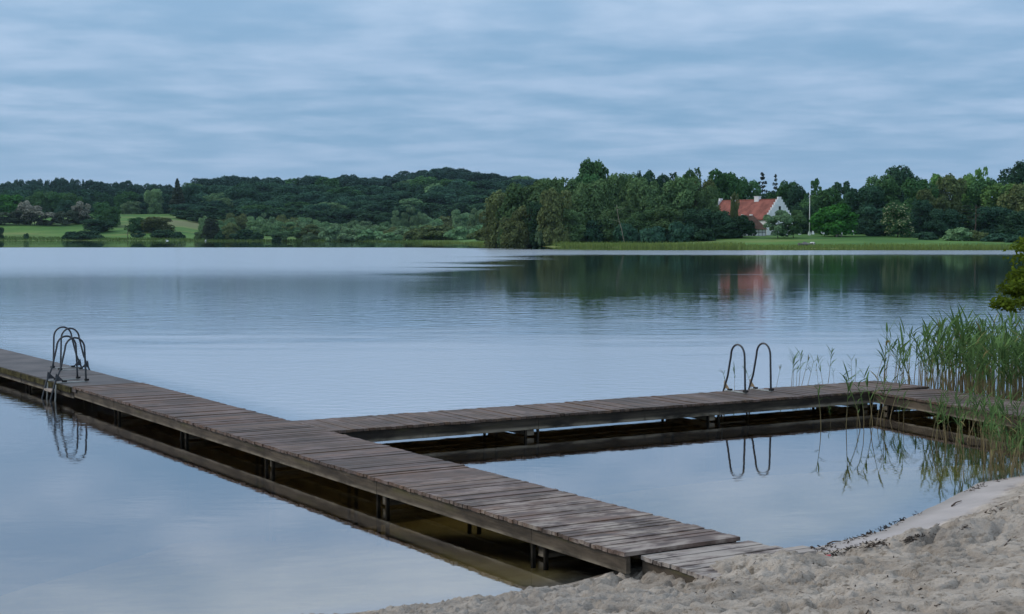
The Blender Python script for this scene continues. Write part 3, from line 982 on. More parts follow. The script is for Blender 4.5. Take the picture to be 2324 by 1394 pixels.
def tree(kind, px, d, top, wpx, label, group=None, fol=None, cat='tree', name=None, base=None, var=None, trunk_m=None, hmin=2.0, parts=True, sink=.1):
    X = (px - CX) / F * d
    z = gz(X, d) - sink
    ztop = aty(px, top, d).z
    h = max(hmin, ztop - z); wd = wpx / F * d * (1.3 if kind == 'tall' else 1.08)
    lst = PROTO[kind]
    me, tm, h0, w0 = lst[(tree_rng.randrange(len(lst)) if var is None else var) % len(lst)]
    root = empty(name or ('bush' if kind == 'bush' else 'tree'), (X, d, z), tree_rng.uniform(0, 6.28), (wd / w0, wd / w0, h / h0))
    tag(root, label, cat, group)
    c = link('crown', me, root)
    if fol:
        c.material_slots[0].link = 'OBJECT'; c.material_slots[0].material = FM[fol]
    if kind != 'bush':
        tk = link('trunk', tm, root)
        if trunk_m:
            tk.material_slots[0].link = 'OBJECT'; tk.material_slots[0].material = M[trunk_m]
    return root


def prof(keys, x):
    return float(np.interp(x, [a for a, _ in keys], [b for _, b in keys]))


rr_ = random.Random(33)
# --- far wood on the left skyline
P1 = [(-150, 413), (0, 412), (100, 409), (190, 408), (290, 413), (380, 417), (440, 415)]
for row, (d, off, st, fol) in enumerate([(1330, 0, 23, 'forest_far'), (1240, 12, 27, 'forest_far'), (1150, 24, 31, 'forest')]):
    lab = ['dark tree on the low skyline of the far wood at the left', 'tree in the middle rank of the far wood at the left', 'rounded tree in the front rank of the far left wood, above the meadow'][row]
    x = -70.0
    while x < 440:
        top = prof(P1, x) + off + rr_.uniform(-4, 5)
        kd = 'spruce' if (row == 0 and rr_.random() < .12) else rr_.choice(['broad', 'broad', 'tall'])
        tree(kd, x, d + rr_.uniform(-35, 35), top, st * (1.55 if kd != 'spruce' else .8) * rr_.uniform(.85, 1.2), lab, 'far wood row %d' % (row + 1), fol)
        x += st * rr_.uniform(.8, 1.2)
# front edge of it, above the meadow on the left
for px, d, top, wd, fol in [(-25, 1085, 450, 55, 'oak'), (20, 1080, 443, 62, 'bright'), (52, 1090, 446, 40, 'forest'), (100, 1085, 436, 58, 'oak'), (140, 1080, 438, 52, 'oak'), (165, 1075, 440, 40, 'oak'), (150, 1050, 455, 44, 'forest'), (195, 1085, 446, 40, 'forest'),
                            (290, 1075, 436, 46, 'oak'), (320, 1085, 440, 40, 'forest'), (300, 1065, 458, 40, 'grey'), (352, 1070, 430, 38, 'scrub'), (330, 1070, 462, 34, 'forest'), (380, 1075, 440, 44, 'forest'), (430, 1065, 420, 46, 'forest')]:
    tree('broad', px, d, top, wd, 'round headed tree at the edge of the left wood, right above the meadow', 'trees at the meadow edge', fol, sink=1.5)
# --- wooded hill in the middle
P2 = [(430, 408), (470, 400), (540, 395), (600, 399), (680, 403), (790, 401), (830, 406), (880, 404), (930, 396), (960, 386), (985, 383), (1050, 387), (1110, 394), (1160, 401), (1210, 407), (1260, 412)]
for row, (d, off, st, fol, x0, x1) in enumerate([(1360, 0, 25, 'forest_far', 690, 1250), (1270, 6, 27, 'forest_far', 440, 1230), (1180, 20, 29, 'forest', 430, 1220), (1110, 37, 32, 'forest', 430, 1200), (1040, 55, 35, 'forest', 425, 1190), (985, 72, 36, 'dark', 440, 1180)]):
    lab = ['tree on the crest of the wooded hill', 'tree just below the crest of the wooded hill', 'tree in the upper middle of the wooded hill', 'tree in the middle of the wooded hill',
           'tree in the lower middle of the wooded hill', 'dark tree at the foot of the wooded hill, behind the scrub'][row]
    x = x0
    while x < x1:
        top = prof(P2, x) + off + rr_.uniform(-5, 6)
        if row == 5 and 880 < x: top = max(top, 462)
        f2 = fol if rr_.random() < .8 else rr_.choice(['oak', 'forest', 'scrub'])
        kd = rr_.choice(['broad', 'broad', 'broad', 'tall']) if row else rr_.choice(['broad', 'broad', 'broad', 'broad', 'tall'])
        tree(kd, x, d + rr_.uniform(-30, 30), top, st * (2.0 if kd != 'spruce' else .8) * rr_.uniform(.85, 1.25), lab, 'wooded hill rank %d' % (row + 1), f2)
        x += st * rr_.uniform(.8, 1.2)
tree('spruce', 405, 1046, 407, 34, 'slim spruce with a pale bare trunk at the top edge of the meadow', fol='needle', var=0, trunk_m='bark_pale', cat='spruce', name='spruce_tree')
# --- pale scrub between hill and lake
SC = [(480, 500), (520, 488), (560, 486), (610, 490), (660, 494), (720, 500), (760, 504), (860, 506), (930, 500), (1000, 494), (1060, 484), (1110, 478)]
for row, (d, off, st) in enumerate([(925, 0, 24), (880, 10, 26), (835, 20, 27), (790, 30, 27)]):
    lab = ['pale willow bush in the back of the scrub, under the wooded hill', 'pale willow bush in the second rank of the scrub below the hill',
           'willow bush in the third rank of the scrub below the hill', 'willow bush in the front of the scrub near the far shore'][row]
    x = 495 + 9 * row if row < 2 else 690
    x1 = 1140 if row else 1120
    while x < x1:
        top = prof(SC, x) + off + rr_.uniform(-4, 5)
        if not (row >= 2 and x < 690):
            tree('bush', x, d + rr_.uniform(-15, 15), top, st * rr_.uniform(1.4, 2.0), lab, 'scrub rank %d' % (row + 1), rr_.choice(['scrub', 'grey', 'scrub', 'olive']), 'bush')
        x += st * rr_.uniform(.75, 1.2)
for px, top, wd, d in [(930, 470, 34, 900), (960, 482, 30, 905), (900, 478, 26, 900), (620, 492, 20, 900), (600, 484, 16, 930), (1050, 476, 50, 860), (1085, 474, 46, 820)]:
    tree('willow', px, d, top, wd, 'taller grey green willow standing up out of the scrub below the hill', 'willows rising from the scrub', 'grey', cat='willow', name='willow_tree')
# willows and bushes along the far shore
SHORE = [(650, 745, 504, 62, 'willow', 'scrub', 'round willow with dark foot beside the grassy gap on the far shore'), (700, 748, 510, 58, 'willow', 'olive', 'browner willow on the far shore between two green ones'),
         (703, 742, 528, 30, 'bush', 'grey', 'small grey bush low on the far shore under the brown willow'), (628, 742, 533, 24, 'bush', 'dark', 'small dark bush at the right end of the grassy gap'),
         (757, 738, 514, 56, 'bush', 'grey', 'billowing pale willow bush, leftmost of four on the far waterline'), (795, 735, 518, 54, 'bush', 'grey', 'billowing pale willow bush, second of four on the far waterline'),
         (835, 735, 522, 62, 'bush', 'scrub', 'billowing darker willow bush, third of four on the far waterline'), (885, 720, 528, 50, 'bush', 'scrub', 'low billowing willow bush, rightmost of four on the far waterline'),
         (940, 690, 520, 70, 'bush', 'olive', 'olive bush on the spit of reeds left of the big grove'), (990, 660, 512, 80, 'bush', 'olive', 'wide dark olive bush on the reed spit, nearest the big grove'),
         (1045, 640, 514, 62, 'bush', 'scrub', 'low pale bush hard against the left end of the big grove'), (1095, 600, 520, 60, 'bush', 'olive', 'dim low bush tucked under the first tree of the big grove')]
for px, d, top, wd, kd, fol, lab in SHORE: tree(kd, px, d, top, wd, lab, None, fol, 'bush' if kd == 'bush' else 'willow', name='willow_tree' if kd == 'willow' else 'bush')
# --- meadow on the left
HAW = [(12, 935, 482, 62, 0, 'grey hawthorn at the left end of the hawthorn row'), (45, 940, 476, 52, 0, 'grey green hawthorn, second in the hawthorn row'), (57, 944, 456, 34, 1, 'tall hawthorn with white blossom on top, highest in the left row'),
       (80, 938, 467, 50, 1, 'hawthorn thick with white blossom in the middle of the row'), (106, 935, 480, 58, 1, 'rounded hawthorn with white blossom at the right end of the row'), (150, 935, 478, 42, 0, 'bare looking grey hawthorn left of the blossoming one by the oak'),
       (172, 945, 478, 40, 0, 'small dark hawthorn under the blossoming one by the oak'), (189, 945, 457, 42, 1, 'tall blossoming hawthorn beside the bright green oak'), (-30, 938, 478, 60, 0, 'hawthorn beyond the left edge of the row')]
for px, d, top, wd, vr, lab in HAW:
    r_ = tree('haw', px, d, top, wd, lab, None, None, 'hawthorn', 'hawthorn_tree', sink=.3)
    if not vr:
        c_ = r_.children[0]; c_.material_slots[1].link = 'OBJECT'; c_.material_slots[1].material = FM['haw']
MEAD = [('broad', 240, 930, 459, 52, 'oak', 'bright green oak on the meadow beside the blossoming hawthorn'), ('broad', 256, 920, 470, 36, 'oak', 'smaller green oak leaning against the bright oak on the meadow'),
        ('broad', 222, 890, 498, 62, 'dark', 'dark spreading tree in front of the bright oak'), ('bush', 200, 850, 524, 62, 'dark', 'long dark bush on the bank below the oak'), ('bush', 164, 855, 526, 38, 'dark', 'short dark bush on the bank left of the long one'),
        ('bush', 62, 858, 530, 13, 'dark', 'tiny lone bush on the grass bank at the far left'), ('broad', 1, 860, 515, 18, 'dark', 'dark tree cut by the left edge of the picture'), ('tall', 317, 880, 494, 44, 'oak', 'green oak left of the brown round tree on the meadow'),
        ('broad', 357, 870, 493, 62, 'olive', 'brown green round tree in the middle of the meadow'), ('bush', 372, 830, 522, 56, 'dark', 'dark bush under the brown round tree'), ('bush', 404, 820, 527, 32, 'dark', 'round dark bush right of the brown round tree'),
        ('bush', 315, 845, 524, 26, 'dark', 'small dark bush under the green meadow oak'), ('tall', 452, 790, 526, 18, 'scrub', 'slim pale sapling on the shore left of the dark column tree'), ('tall', 482, 785, 497, 32, 'needle', 'dark column shaped tree on the shore by the swans'),
        ('bush', 505, 775, 525, 32, 'dark', 'dark bush at the foot of the column shaped tree'), ('haw', 525, 775, 506, 46, 'olive', 'umbrella shaped thorn on the shore right of the column tree'), ('bush', 555, 765, 521, 52, 'dark', 'long dark bush on the shore right of the umbrella thorn'),
        ('bush', 588, 758, 528, 24, 'dark', 'round dark bush at the left end of the grassy gap'), ('bush', 468, 900, 492, 28, 'scrub', 'pale bush at the corner of field and wood')]
for kd, px, d, top, wd, fol, lab in MEAD:
    r_ = tree(kd, px, d, top, wd, lab, None, fol, 'bush' if kd == 'bush' else 'tree')
    if kd == 'haw': c_ = r_.children[0]; c_.material_slots[1].link = 'OBJECT'; c_.material_slots[1].material = FM['olive']
# --- big grove on the point
GROVE = [(1128, 470, 462, 62, 'broad', 'olive', 'lowest tree at the left end of the big grove'), (1150, 462, 436, 80, 'broad', 'olive', 'brownish tree on the left shoulder of the big grove'), (1180, 452, 420, 84, 'broad', 'alder', 'second tree on the left shoulder of the big grove'),
         (1212, 450, 412, 84, 'broad', 'alder', 'broad tree left of the tall olive willow in the big grove'), (1258, 432, 432, 52, 'tall', 'olive', 'tall olive willow standing in front of the big grove'), (1250, 465, 408, 74, 'broad', 'alder', 'tree behind the tall olive willow in the big grove'),
         (1295, 455, 408, 74, 'broad', 'alder', 'tree between olive willow and the tallest tree of the grove'), (1350, 480, 366, 72, 'broad', 'oak', 'tallest tree of the big grove, its round head above the others'), (1335, 470, 398, 66, 'broad', 'oak', 'lower left shoulder tree beside the tallest tree'),
         (1330, 442, 416, 74, 'broad', 'alder', 'front tree under the tallest tree of the grove'), (1375, 448, 398, 76, 'broad', 'alder', 'tree right of the tallest tree in the grove'), (1410, 452, 397, 78, 'broad', 'alder', 'thin crowned tree above the leaning bare trunk'),
         (1448, 470, 393, 24, 'tall', 'dark', 'narrow square headed treetop showing above the grove'), (1478, 470, 391, 46, 'tall', 'dark', 'dark upright treetop in the middle of the grove skyline'), (1440, 444, 406, 72, 'broad', 'alder', 'grove tree right of the leaning bare trunk'),
         (1480, 440, 414, 76, 'broad', 'alder', 'front grove tree below the dark upright treetop'), (1515, 455, 396, 82, 'broad', 'dark', 'dark wide tree on the grove skyline right of the upright top'), (1550, 442, 404, 84, 'broad', 'alder', 'wide pale green tree at the right front of the grove'),
         (1572, 490, 385, 58, 'broad', 'oak', 'round dark green head above the right half of the grove'), (1590, 445, 410, 66, 'broad', 'olive', 'olive front tree in the right half of the grove'), (1636, 500, 388, 80, 'broad', 'oak', 'large round dark tree left of the house'),
         (1680, 510, 406, 74, 'broad', 'oak', 'dark tree behind the house, sloping down to the red roof'), (1606, 440, 425, 52, 'broad', 'alder', 'front tree at the right end of the grove, before the stepped gable'), (1666, 425, 440, 15, 'tall', 'olive', 'slim tree standing in front of the red roof'),
         (1682, 424, 490, 46, 'tall', 'dark', 'dark low tree hiding the left of the timber barn'), (1660, 424, 496, 56, 'broad', 'dark', 'dark low tree at the grove end by the barn'), (1230, 440, 460, 60, 'broad', 'dark', 'dark lower tree left of the tall olive willow'),
         (1300, 432, 478, 60, 'broad', 'alder', 'dark green undergrowth tree right of the tall olive willow'), (1390, 434, 470, 70, 'broad', 'alder', 'dark undergrowth tree left of the leaning bare trunk'), (1455, 430, 478, 70, 'broad', 'alder', 'dark undergrowth tree right of the leaning bare trunk'),
         (1520, 428, 470, 76, 'broad', 'alder', 'dark undergrowth tree in the right middle of the grove'), (1585, 428, 475, 76, 'broad', 'dark', 'dark undergrowth tree under the olive grove tree'), (1630, 426, 480, 60, 'broad', 'dark', 'darkest undergrowth tree near the end of the grove'),
         (1175, 445, 470, 64, 'broad', 'olive', 'brownish undergrowth tree at the left end of the grove'), (1350, 432, 500, 50, 'bush', 'forest', 'bush on the grass under the tallest tree'), (1420, 425, 508, 56, 'bush', 'forest', 'bush at the foot of the leaning bare trunk'),
         (1480, 422, 515, 60, 'bush', 'forest', 'low dark bush in the middle of the grove front'), (1545, 420, 505, 56, 'bush', 'forest', 'bush in the right of the grove front'), (1600, 418, 520, 60, 'bush', 'dark', 'low dark bush toward the right end of the grove'),
         (1225, 432, 511, 22, 'willow', 'grey', 'small pale round sapling on the grass before the grove'), (1145, 470, 500, 70, 'bush', 'olive', 'olive bush at the water end of the grove'), (1270, 428, 515, 40, 'bush', 'olive', 'low bush under the tall olive willow')]
for px, d, top, wd, kd, fol, lab in GROVE: tree(kd, px, d, top, wd, lab, None, fol, 'bush' if kd == 'bush' else 'tree')
# --- park round the house, and the wood on the right
PARK = [(1730, 540, 392, 40, 'larch', 'twig', 'thin conifer with open boughs on the skyline behind the house, the left one'), (1758, 545, 396, 24, 'larch', 'twig', 'smaller thin conifer on the skyline behind the stepped gable'), (1748, 530, 436, 50, 'broad', 'dark', 'dark tree just behind the red roof ridge'),
        (1775, 520, 414, 66, 'broad', 'oak', 'dark tree rising behind the stepped gable'), (1812, 505, 424, 60, 'broad', 'forest', 'dark tree between the stepped gable and the flagpole'), (1850, 500, 407, 44, 'open', 'oak', 'round headed tree above the top of the flagpole'),
        (1846, 490, 445, 70, 'broad', 'oak', 'wide green tree directly behind the flagpole'), (1880, 492, 430, 66, 'tall', 'oak', 'tree behind the bright round tree, on its left'), (1912, 500, 412, 52, 'open', 'dark', 'dark open topped tree behind the bright round tree'),
        (1820, 470, 468, 56, 'broad', 'dark', 'dark low tree left of the flagpole foot'), (1930, 480, 440, 70, 'broad', 'oak', 'tree at the right shoulder of the bright round tree'), (1765, 421, 477, 60, 'willow', 'grey', 'pale willow in front of the white gable'),
        (1800, 423, 477, 52, 'willow', 'alder', 'darker willow beside the pale one in front of the house'), (1779, 424, 512, 26, 'willow', 'forest', 'little dark tree under the two willows by the house'), (1894, 434, 465, 90, 'dome', 'bright', 'bright green dome shaped tree alone on the lawn'),
        (1965, 470, 424, 84, 'broad', 'forest', 'dark tree right of the bright dome tree'), (2000, 475, 402, 86, 'broad', 'oak', 'tree on the left slope of the right hand wood'), (2045, 480, 381, 92, 'broad', 'dark', 'big dark round topped tree of the right hand wood'),
        (2036, 428, 462, 66, 'candle', 'oak', 'chestnut with white flower candles at the edge of the lawn'), (1985, 440, 470, 76, 'broad', 'forest', 'dark tree at the lawn edge left of the flowering chestnut'), (2090, 450, 408, 80, 'broad', 'oak', 'tree right of the big dark topped one'),
        (2120, 460, 396, 70, 'open', 'fresh', 'light open crowned tree on the right hand skyline'), (2085, 436, 455, 62, 'broad', 'forest', 'dark tree at the lawn edge right of the chestnut'), (2115, 440, 430, 70, 'willow', 'olive', 'olive drooping tree in the middle of the right hand wood'),
        (2150, 455, 400, 70, 'broad', 'olive', 'yellow green tree left of the bare trunk'), (2192, 432, 466, 66, 'cedar', 'cedar', 'grey green conifer with level boughs beside the bare trunk'), (2185, 470, 398, 70, 'broad', 'fresh', 'fresh green tree behind the level boughed conifer'),
        (2226, 470, 381, 44, 'open', 'fresh', 'sparse pale treetop with sky showing through at the right'), (2240, 450, 408, 84, 'broad', 'oak', 'broad green tree behind the bare trunk'), (2275, 440, 418, 84, 'broad', 'fresh', 'fresh green tree toward the right edge'),
        (2310, 500, 370, 100, 'broad', 'dark', 'big dark tree on the skyline at the right edge'), (2318, 435, 420, 90, 'broad', 'olive', 'yellowish tree in the front rank at the right edge'), (2250, 425, 470, 80, 'broad', 'forest', 'dark understory tree right of the bare trunk'),
        (2300, 420, 480, 80, 'broad', 'dark', 'dark understory tree near the right edge'), (2145, 428, 475, 70, 'broad', 'forest', 'dark understory tree left of the level boughed conifer'), (2188, 404, 518, 74, 'bush', 'scrub', 'pale willow bush on the right shore, left of two'),
        (2216, 402, 524, 50, 'bush', 'olive', 'browner bush on the right shore, right of two'), (2265, 398, 530, 60, 'bush', 'forest', 'low bush in the reeds at the right shore'), (2320, 390, 524, 70, 'bush', 'forest', 'low bush on the right shore at the picture edge'),
        (2100, 410, 527, 50, 'bush', 'dark', 'low dark bush under the trees right of the chestnut'), (2380, 450, 405, 110, 'broad', 'oak', 'tree past the right edge of the picture'), (2440, 430, 420, 110, 'broad', 'forest', 'second tree past the right edge of the picture')]
for px, d, top, wd, kd, fol, lab in PARK:
    nm_ = {'willow': 'willow_tree', 'cedar': 'conifer_tree', 'larch': 'conifer_tree', 'bush': 'bush', 'candle': 'chestnut_tree'}.get(kd, 'tree')
    tree(kd, px, d, top, wd, lab, None, fol, {'bush': 'bush'}.get(kd, 'tree'), nm_)
# bare trunks
def snag(px0, py0, px1, py1, d, rad, label, mt, twigs=3, seed=1):
    q = random.Random(seed)
    a, b_ = aty(px0, py0, d), aty(px1, py1, d)
    a.z = gz(a.x, d) - .2
    o = empty('dead_tree', a); tag(o, label, 'dead tree')
    m_ = MB(); L = b_ - a
    pts = [L * (i / 5) + Vector((q.uniform(-.15, .15), q.uniform(-.15, .15), 0)) * (i > 0) for i in range(6)]
    m_.tube(pts, [rad * (1 - .14 * i) for i in range(6)], 6); m_.build('trunk', mt, o, True)
    for i in range(twigs):
        k_ = q.uniform(.45, .95); p0 = L * k_; s_ = q.choice([-1, 1])
        m_ = MB(); m_.tube([p0, p0 + Vector((s_ * L.length * .12, q.uniform(-1, 1), L.length * .04)), p0 + Vector((s_ * L.length * .26, q.uniform(-1, 1), L.length * .07))], [rad * .35, rad * .22, rad * .08], 5)
        m_.build('bough', mt, o, True)


snag(2213, 530, 2215, 466, 421, .26, 'bare brown trunk with dead boughs in the right hand wood', M['bark'], 4, 2)
snag(1418, 545, 1398, 465, 421, .15, 'bare trunk leaning in front of the big grove', M['bark_pale'], 2, 3)
snag(290, 540, 290, 508, 840, .18, 'thin dead stem on the meadow shore left of the green oak', M['bark'], 5, 4)
# ------------------------------------------------------------------ manor house, barn, flagpole
M['limewash'] = simple('white_limewash', (.72, .74, .76), .85, .1, .08, .6)
M['tile'] = simple('red_roof_tiles', (.225, .083, .064), .8, .15, .28, .5)
M['thatch'] = simple('brown_roof', (.115, .068, .050), .9, .1, .25, .6)
M['timber'] = simple('black_timber', (.035, .035, .045), .8, .1)
M['glass'] = simple('dark_window_glass', (.02, .025, .03), .15, .5)
M['white_paint'] = simple('white_paint', (.80, .82, .80), .5, .3, .05)
M['pole'] = simple('flagpole_white', (.82, .84, .80), .45, .3, .04)


def house():
    d = 452
    P0 = aty(1768, 500, d); z0 = gz(P0.x, d)
    ztop = aty(1768, 448, d).z
    H = ztop - z0 - .6; Hw = aty(1768, 495, d).z - z0; W = 10.6; L = 25.0
    psi = R(54)
    # local: +x from near gable back along the ridge, y across
    rz = math.pi - psi
    root = empty('manor_house', (P0.x, P0.y, z0), rz)
    tag(root, 'white manor house with red tiled roof and stepped gables behind the willows', 'house')
    m = MB(); m.box(.02, L - .02, -W / 2, W / 2, -.5, Hw); m.build('wall', M['limewash'], root)
    # roof
    ov = .35
    m = MB(); y0 = W / 2 + ov; ze = Hw - ov * (H - Hw) / (W / 2)
    P_ = [(.5, -y0, ze), (L - .5, -y0, ze), (L - .5, 0, H), (.5, 0, H), (.5, y0, ze), (L - .5, y0, ze)]
    P2 = [(p[0], p[1], p[2] - .25) for p in P_]
    m.poly(P_ + P2, [(0, 1, 2, 3), (3, 2, 5, 4), (7, 6, 9, 8), (8, 9, 11, 10), (6, 7, 1, 0), (4, 5, 11, 10), (0, 3, 9, 6), (3, 4, 10, 9), (2, 1, 7, 8), (5, 2, 8, 11)])
    roof = m.build('roof', M['tile'], root)
    m = MB(); m.tube([(.5, 0, H + .02), (L - .5, 0, H + .02)], .16, 6); m.build('ridge', M['tile'], roof)
    # stepped gables
    n = 7
    for x in (0, L):
        m = MB()
        hw = W / 2
        for i in range(n + 1):
            ya = hw * (1 - i / (n + .6)); zt = Hw + (H - Hw) * (i / (n + .0)) + .75
            za = -.5 if i == 0 else Hw + (H - Hw) * ((i - 1) / n) + .75
            m.box(x - .25, x + .25, -ya - .25, ya + .25, za, zt)
        gb = m.build('stepped_gable', M['limewash'], root)
        if x == 0:
            for i, (yy, zz_) in enumerate([(-2.6, 1.4), (0, 1.4), (2.6, 1.4), (-1.3, 4.9), (1.3, 4.9), (0, 7.3)]):
                if zz_ > H - 1.5: continue
                w_ = MB(); w_.box(-.30, -.262, yy - .45, yy + .45, zz_, zz_ + 1.3); w_.build('window', M['glass'], gb)
    for x in (9.0, 19.0):
        m = MB(); m.box(x - .9, x + .9, -.55, .55, H - 1.2, H + .95); m.box(x - 1.0, x + 1.0, -.65, .65, H + .9505, H + 1.1)
        m.build('chimney', M['limewash'], roof)
    for x in (7.0, 10.6):
        for sgn in (1,):
            k_ = .30
            yy = sgn * y0 * (1 - k_ * .55); zz_ = H + (ze - H) * (1 - k_ * .55)
            m = MB(); m.box(x - .4, x + .4, yy - .25, yy + .30, zz_ - .1, zz_ + .55); m.build('roof_window', M['white_paint'], roof)
    for i in range(7):
        for zz_ in (1.2,):
            x = 2.5 + i * 3.2
            m = MB(); m.box(x - .5, x + .5, W / 2 + .003, W / 2 + .05, zz_, zz_ + 1.4); m.build('window', M['glass'], root)


house()


def barn():
    d = 436
    P0 = aty(1738, 520, d); z0 = gz(P0.x, d)
    rz = R(176)
    W, L, Hw = 7.5, 17.0, aty(1738, 519, d).z - z0
    H = aty(1738, 489, d).z - z0
    root = empty('timber_barn', (P0.x, P0.y, z0), rz)
    tag(root, 'low half timbered white barn with a brown hipped roof before the house', 'barn')
    m = MB(); m.box(0, L, 0, -W, -.5, Hw); 
    m.f = [f_[::-1] for f_ in m.f]
    m.build('wall', M['limewash'], root)
    m = MB()
    nst = int(L / 1.0)
    # local y=0 faces the lake after the turn
    for i in range(nst + 1):
        x = i * L / nst; m.box(x - .055, x + .055, .003, .06, -.2, Hw)
    for zz_ in (.02, Hw * .5, Hw - .12): m.box(-.1, L + .1, .062, .10, zz_ - .06, zz_ + .06)
    m.build('timber_frame', M['timber'], root)
    ov = .5; hip = 3.2
    P_ = [(-ov, ov, Hw - .25), (L + ov, ov, Hw - .25), (L + ov, -W - ov, Hw - .25), (-ov, -W - ov, Hw - .25), (hip, -W / 2, H), (L - hip, -W / 2, H)]
    m = MB(); m.poly(P_, [(0, 1, 5, 4), (1, 2, 5), (2, 3, 4, 5), (3, 0, 4), (3, 2, 1, 0)])
    m.build('roof', M['thatch'], root)


barn()
d_ = 445
p_ = aty(1837, 536, d_)
o = empty('flagpole', (p_.x, d_, gz(p_.x, d_) - .1)); tag(o, 'tall white flagpole on the lawn right of the house', 'flagpole')
zt_ = aty(1837, 435, d_).z - o.location.z
m = MB(); m.tube([(0, 0, .5), (0, 0, zt_ * .5), (0, 0, zt_)], [.13, .10, .05], 8); m.build('pole', M['pole'], o, True)
m = MB(); m.tube([(0, 0, zt_), (0, 0, zt_ + .10), (0, 0, zt_ + .22), (0, 0, zt_ + .3)], [.05, .14, .14, .03], 8); m.build('finial', M['pole'], o, True)
m = MB(); m.box(-.2, .2, -.2, .2, 0, .55); m.build('base', M['white_paint'], o)

# white stakes on the lawn
BOL = [(1796, 462, 8), (1814, 462, 9), (1836, 455, 10), (1839, 470, 7), (1844, 466, 9), (1863, 474, 7), (1868, 472, 8), (1892, 470, 6), (1910, 468, 7), (1934, 462, 11)]
for i, (px, d, hp) in enumerate(BOL):
    X = (px - CX) / F * d; h = hp / F * d
    o = empty('white_bollard', (X, d, gz(X, d) - .02))
    tag(o, 'small white pointed post on the lawn behind the flagpole', 'bollard', 'white posts on the lawn')
    m = MB(); b_ = .34 * min(1.2, h)
    m.poly([(-b_, -b_, 0), (b_, -b_, 0), (b_, b_, 0), (-b_, b_, 0), (-b_ * .6, -b_ * .6, h * .7), (b_ * .6, -b_ * .6, h * .7), (b_ * .6, b_ * .6, h * .7), (-b_ * .6, b_ * .6, h * .7)],
           [(3, 2, 1, 0), (0, 1, 5, 4), (1, 2, 6, 5), (2, 3, 7, 6), (3, 0, 4, 7), (4, 5, 6, 7)])
    m.build('shaft', M['white_paint'], o)
    m = MB(); q = b_ * .62
    m.poly([(-q, -q, h * .703), (q, -q, h * .703), (q, q, h * .703), (-q, q, h * .703), (0, 0, h)], [(3, 2, 1, 0), (0, 1, 4), (1, 2, 4), (2, 3, 4), (3, 0, 4)])
    m.build('cap', M['white_paint'], o)

# boats on the lawn edge
M['grey_wood'] = simple('grey_boat_wood', (.17, .16, .15), .8, .2, .3, 2)
M['pale_hull'] = simple('pale_hull', (.52, .55, .54), .6, .3, .12, 2)


def hull_mesh(L, W, H, rings=13, flip=False):
    b = MB(); n = 9
    for i in range(rings):
        x = -L / 2 + L * i / (rings - 1); k_ = max(.04, math.sin(math.pi * (.06 + .88 * i / (rings - 1)))) ** .6
        sh = H * (1 + .35 * (2 * i / (rings - 1) - 1) ** 2)
        for j in range(n):
            a = math.pi * j / (n - 1)
            b.v.append((x, -math.cos(a) * W / 2 * k_, sh - sh * math.sin(a) ** .8 * (1 if k_ > .1 else .7)))
    for i in range(rings - 1):
        for j in range(n - 1):
            b.f.append([i * n + j, (i + 1) * n + j, (i + 1) * n + j + 1, i * n + j + 1]); b.m.append(0); b.c.append(.5)
    if flip: b.v = [(p[0], p[1], H * 1.3 - p[2]) for p in b.v]
    return b


X = (1828 - CX) / F * 384
o = empty('rowing_boat', (X, 384, gz(X, 384)), R(12)); tag(o, 'old grey rowing boat drawn up on the grass by the water', 'boat')
hb = hull_mesh(4.0, 1.4, .6); ho = hb.build('hull', M['grey_wood'], o, True)
md = ho.modifiers.new('thick', 'SOLIDIFY'); md.thickness = .04
for x in (-.9, .1, 1.0):
    m = MB(); m.box(x - .12, x + .12, -.55, .55, .42, .46); m.build('thwart', M['grey_wood'], o)
m = MB(); m.tube([(-1.2, -.4, .66), (1.0, .5, .75)], .03, 6); m.build('oar', M['pale_hull'], o)
m = MB(); m.poly([(-.9, -.6, .55), (.5, -.6, .6), (.5, .6, .6), (-.9, .6, .55), (-.6, -.1, 1.1), (.3, .05, .95)], [(0, 1, 5, 4), (1, 2, 5), (2, 3, 4, 5), (3, 0, 4), (3, 2, 1, 0)]); m.build('cover', M['grey_wood'], o)
X = (1843.5 - CX) / F * 386
o = empty('dinghy', (X, 386, gz(X, 386)), R(-70)); tag(o, 'small pale dinghy lying keel up beside the grey rowing boat', 'dinghy')
hb = hull_mesh(2.2, 1.1, .55, flip=True); hb.build('hull', M['pale_hull'], o, True)
m = MB(); m.box(-.9, .9, -.025, .025, .70, .80); m.build('keel', M['pale_hull'], o)
# table under the dome tree
X = (1903 - CX) / F * 428
o = empty('picnic_table', (X, 428, gz(X, 428)), R(8)); tag(o, 'dark garden table with benches under the bright dome tree', 'table')
m = MB(); m.box(-1.0, 1.0, -.4, .4, .70, .76); m.build('tabletop', M['grey_wood'], o)
for yy in (-.75, .75): m = MB(); m.box(-1.0, 1.0, yy - .14, yy + .14, .42, .47); m.build('bench', M['grey_wood'], o)
for xx in (-.7, .7): m = MB(); m.box(xx - .05, xx + .05, -.85, .85, .36, .4195); m.box(xx - .06, xx + .06, -.3, .3, 0, .3595); m.box(xx - .055, xx + .055, -.3, .3, .42, .6995); m.build('leg', M['grey_wood'], o)

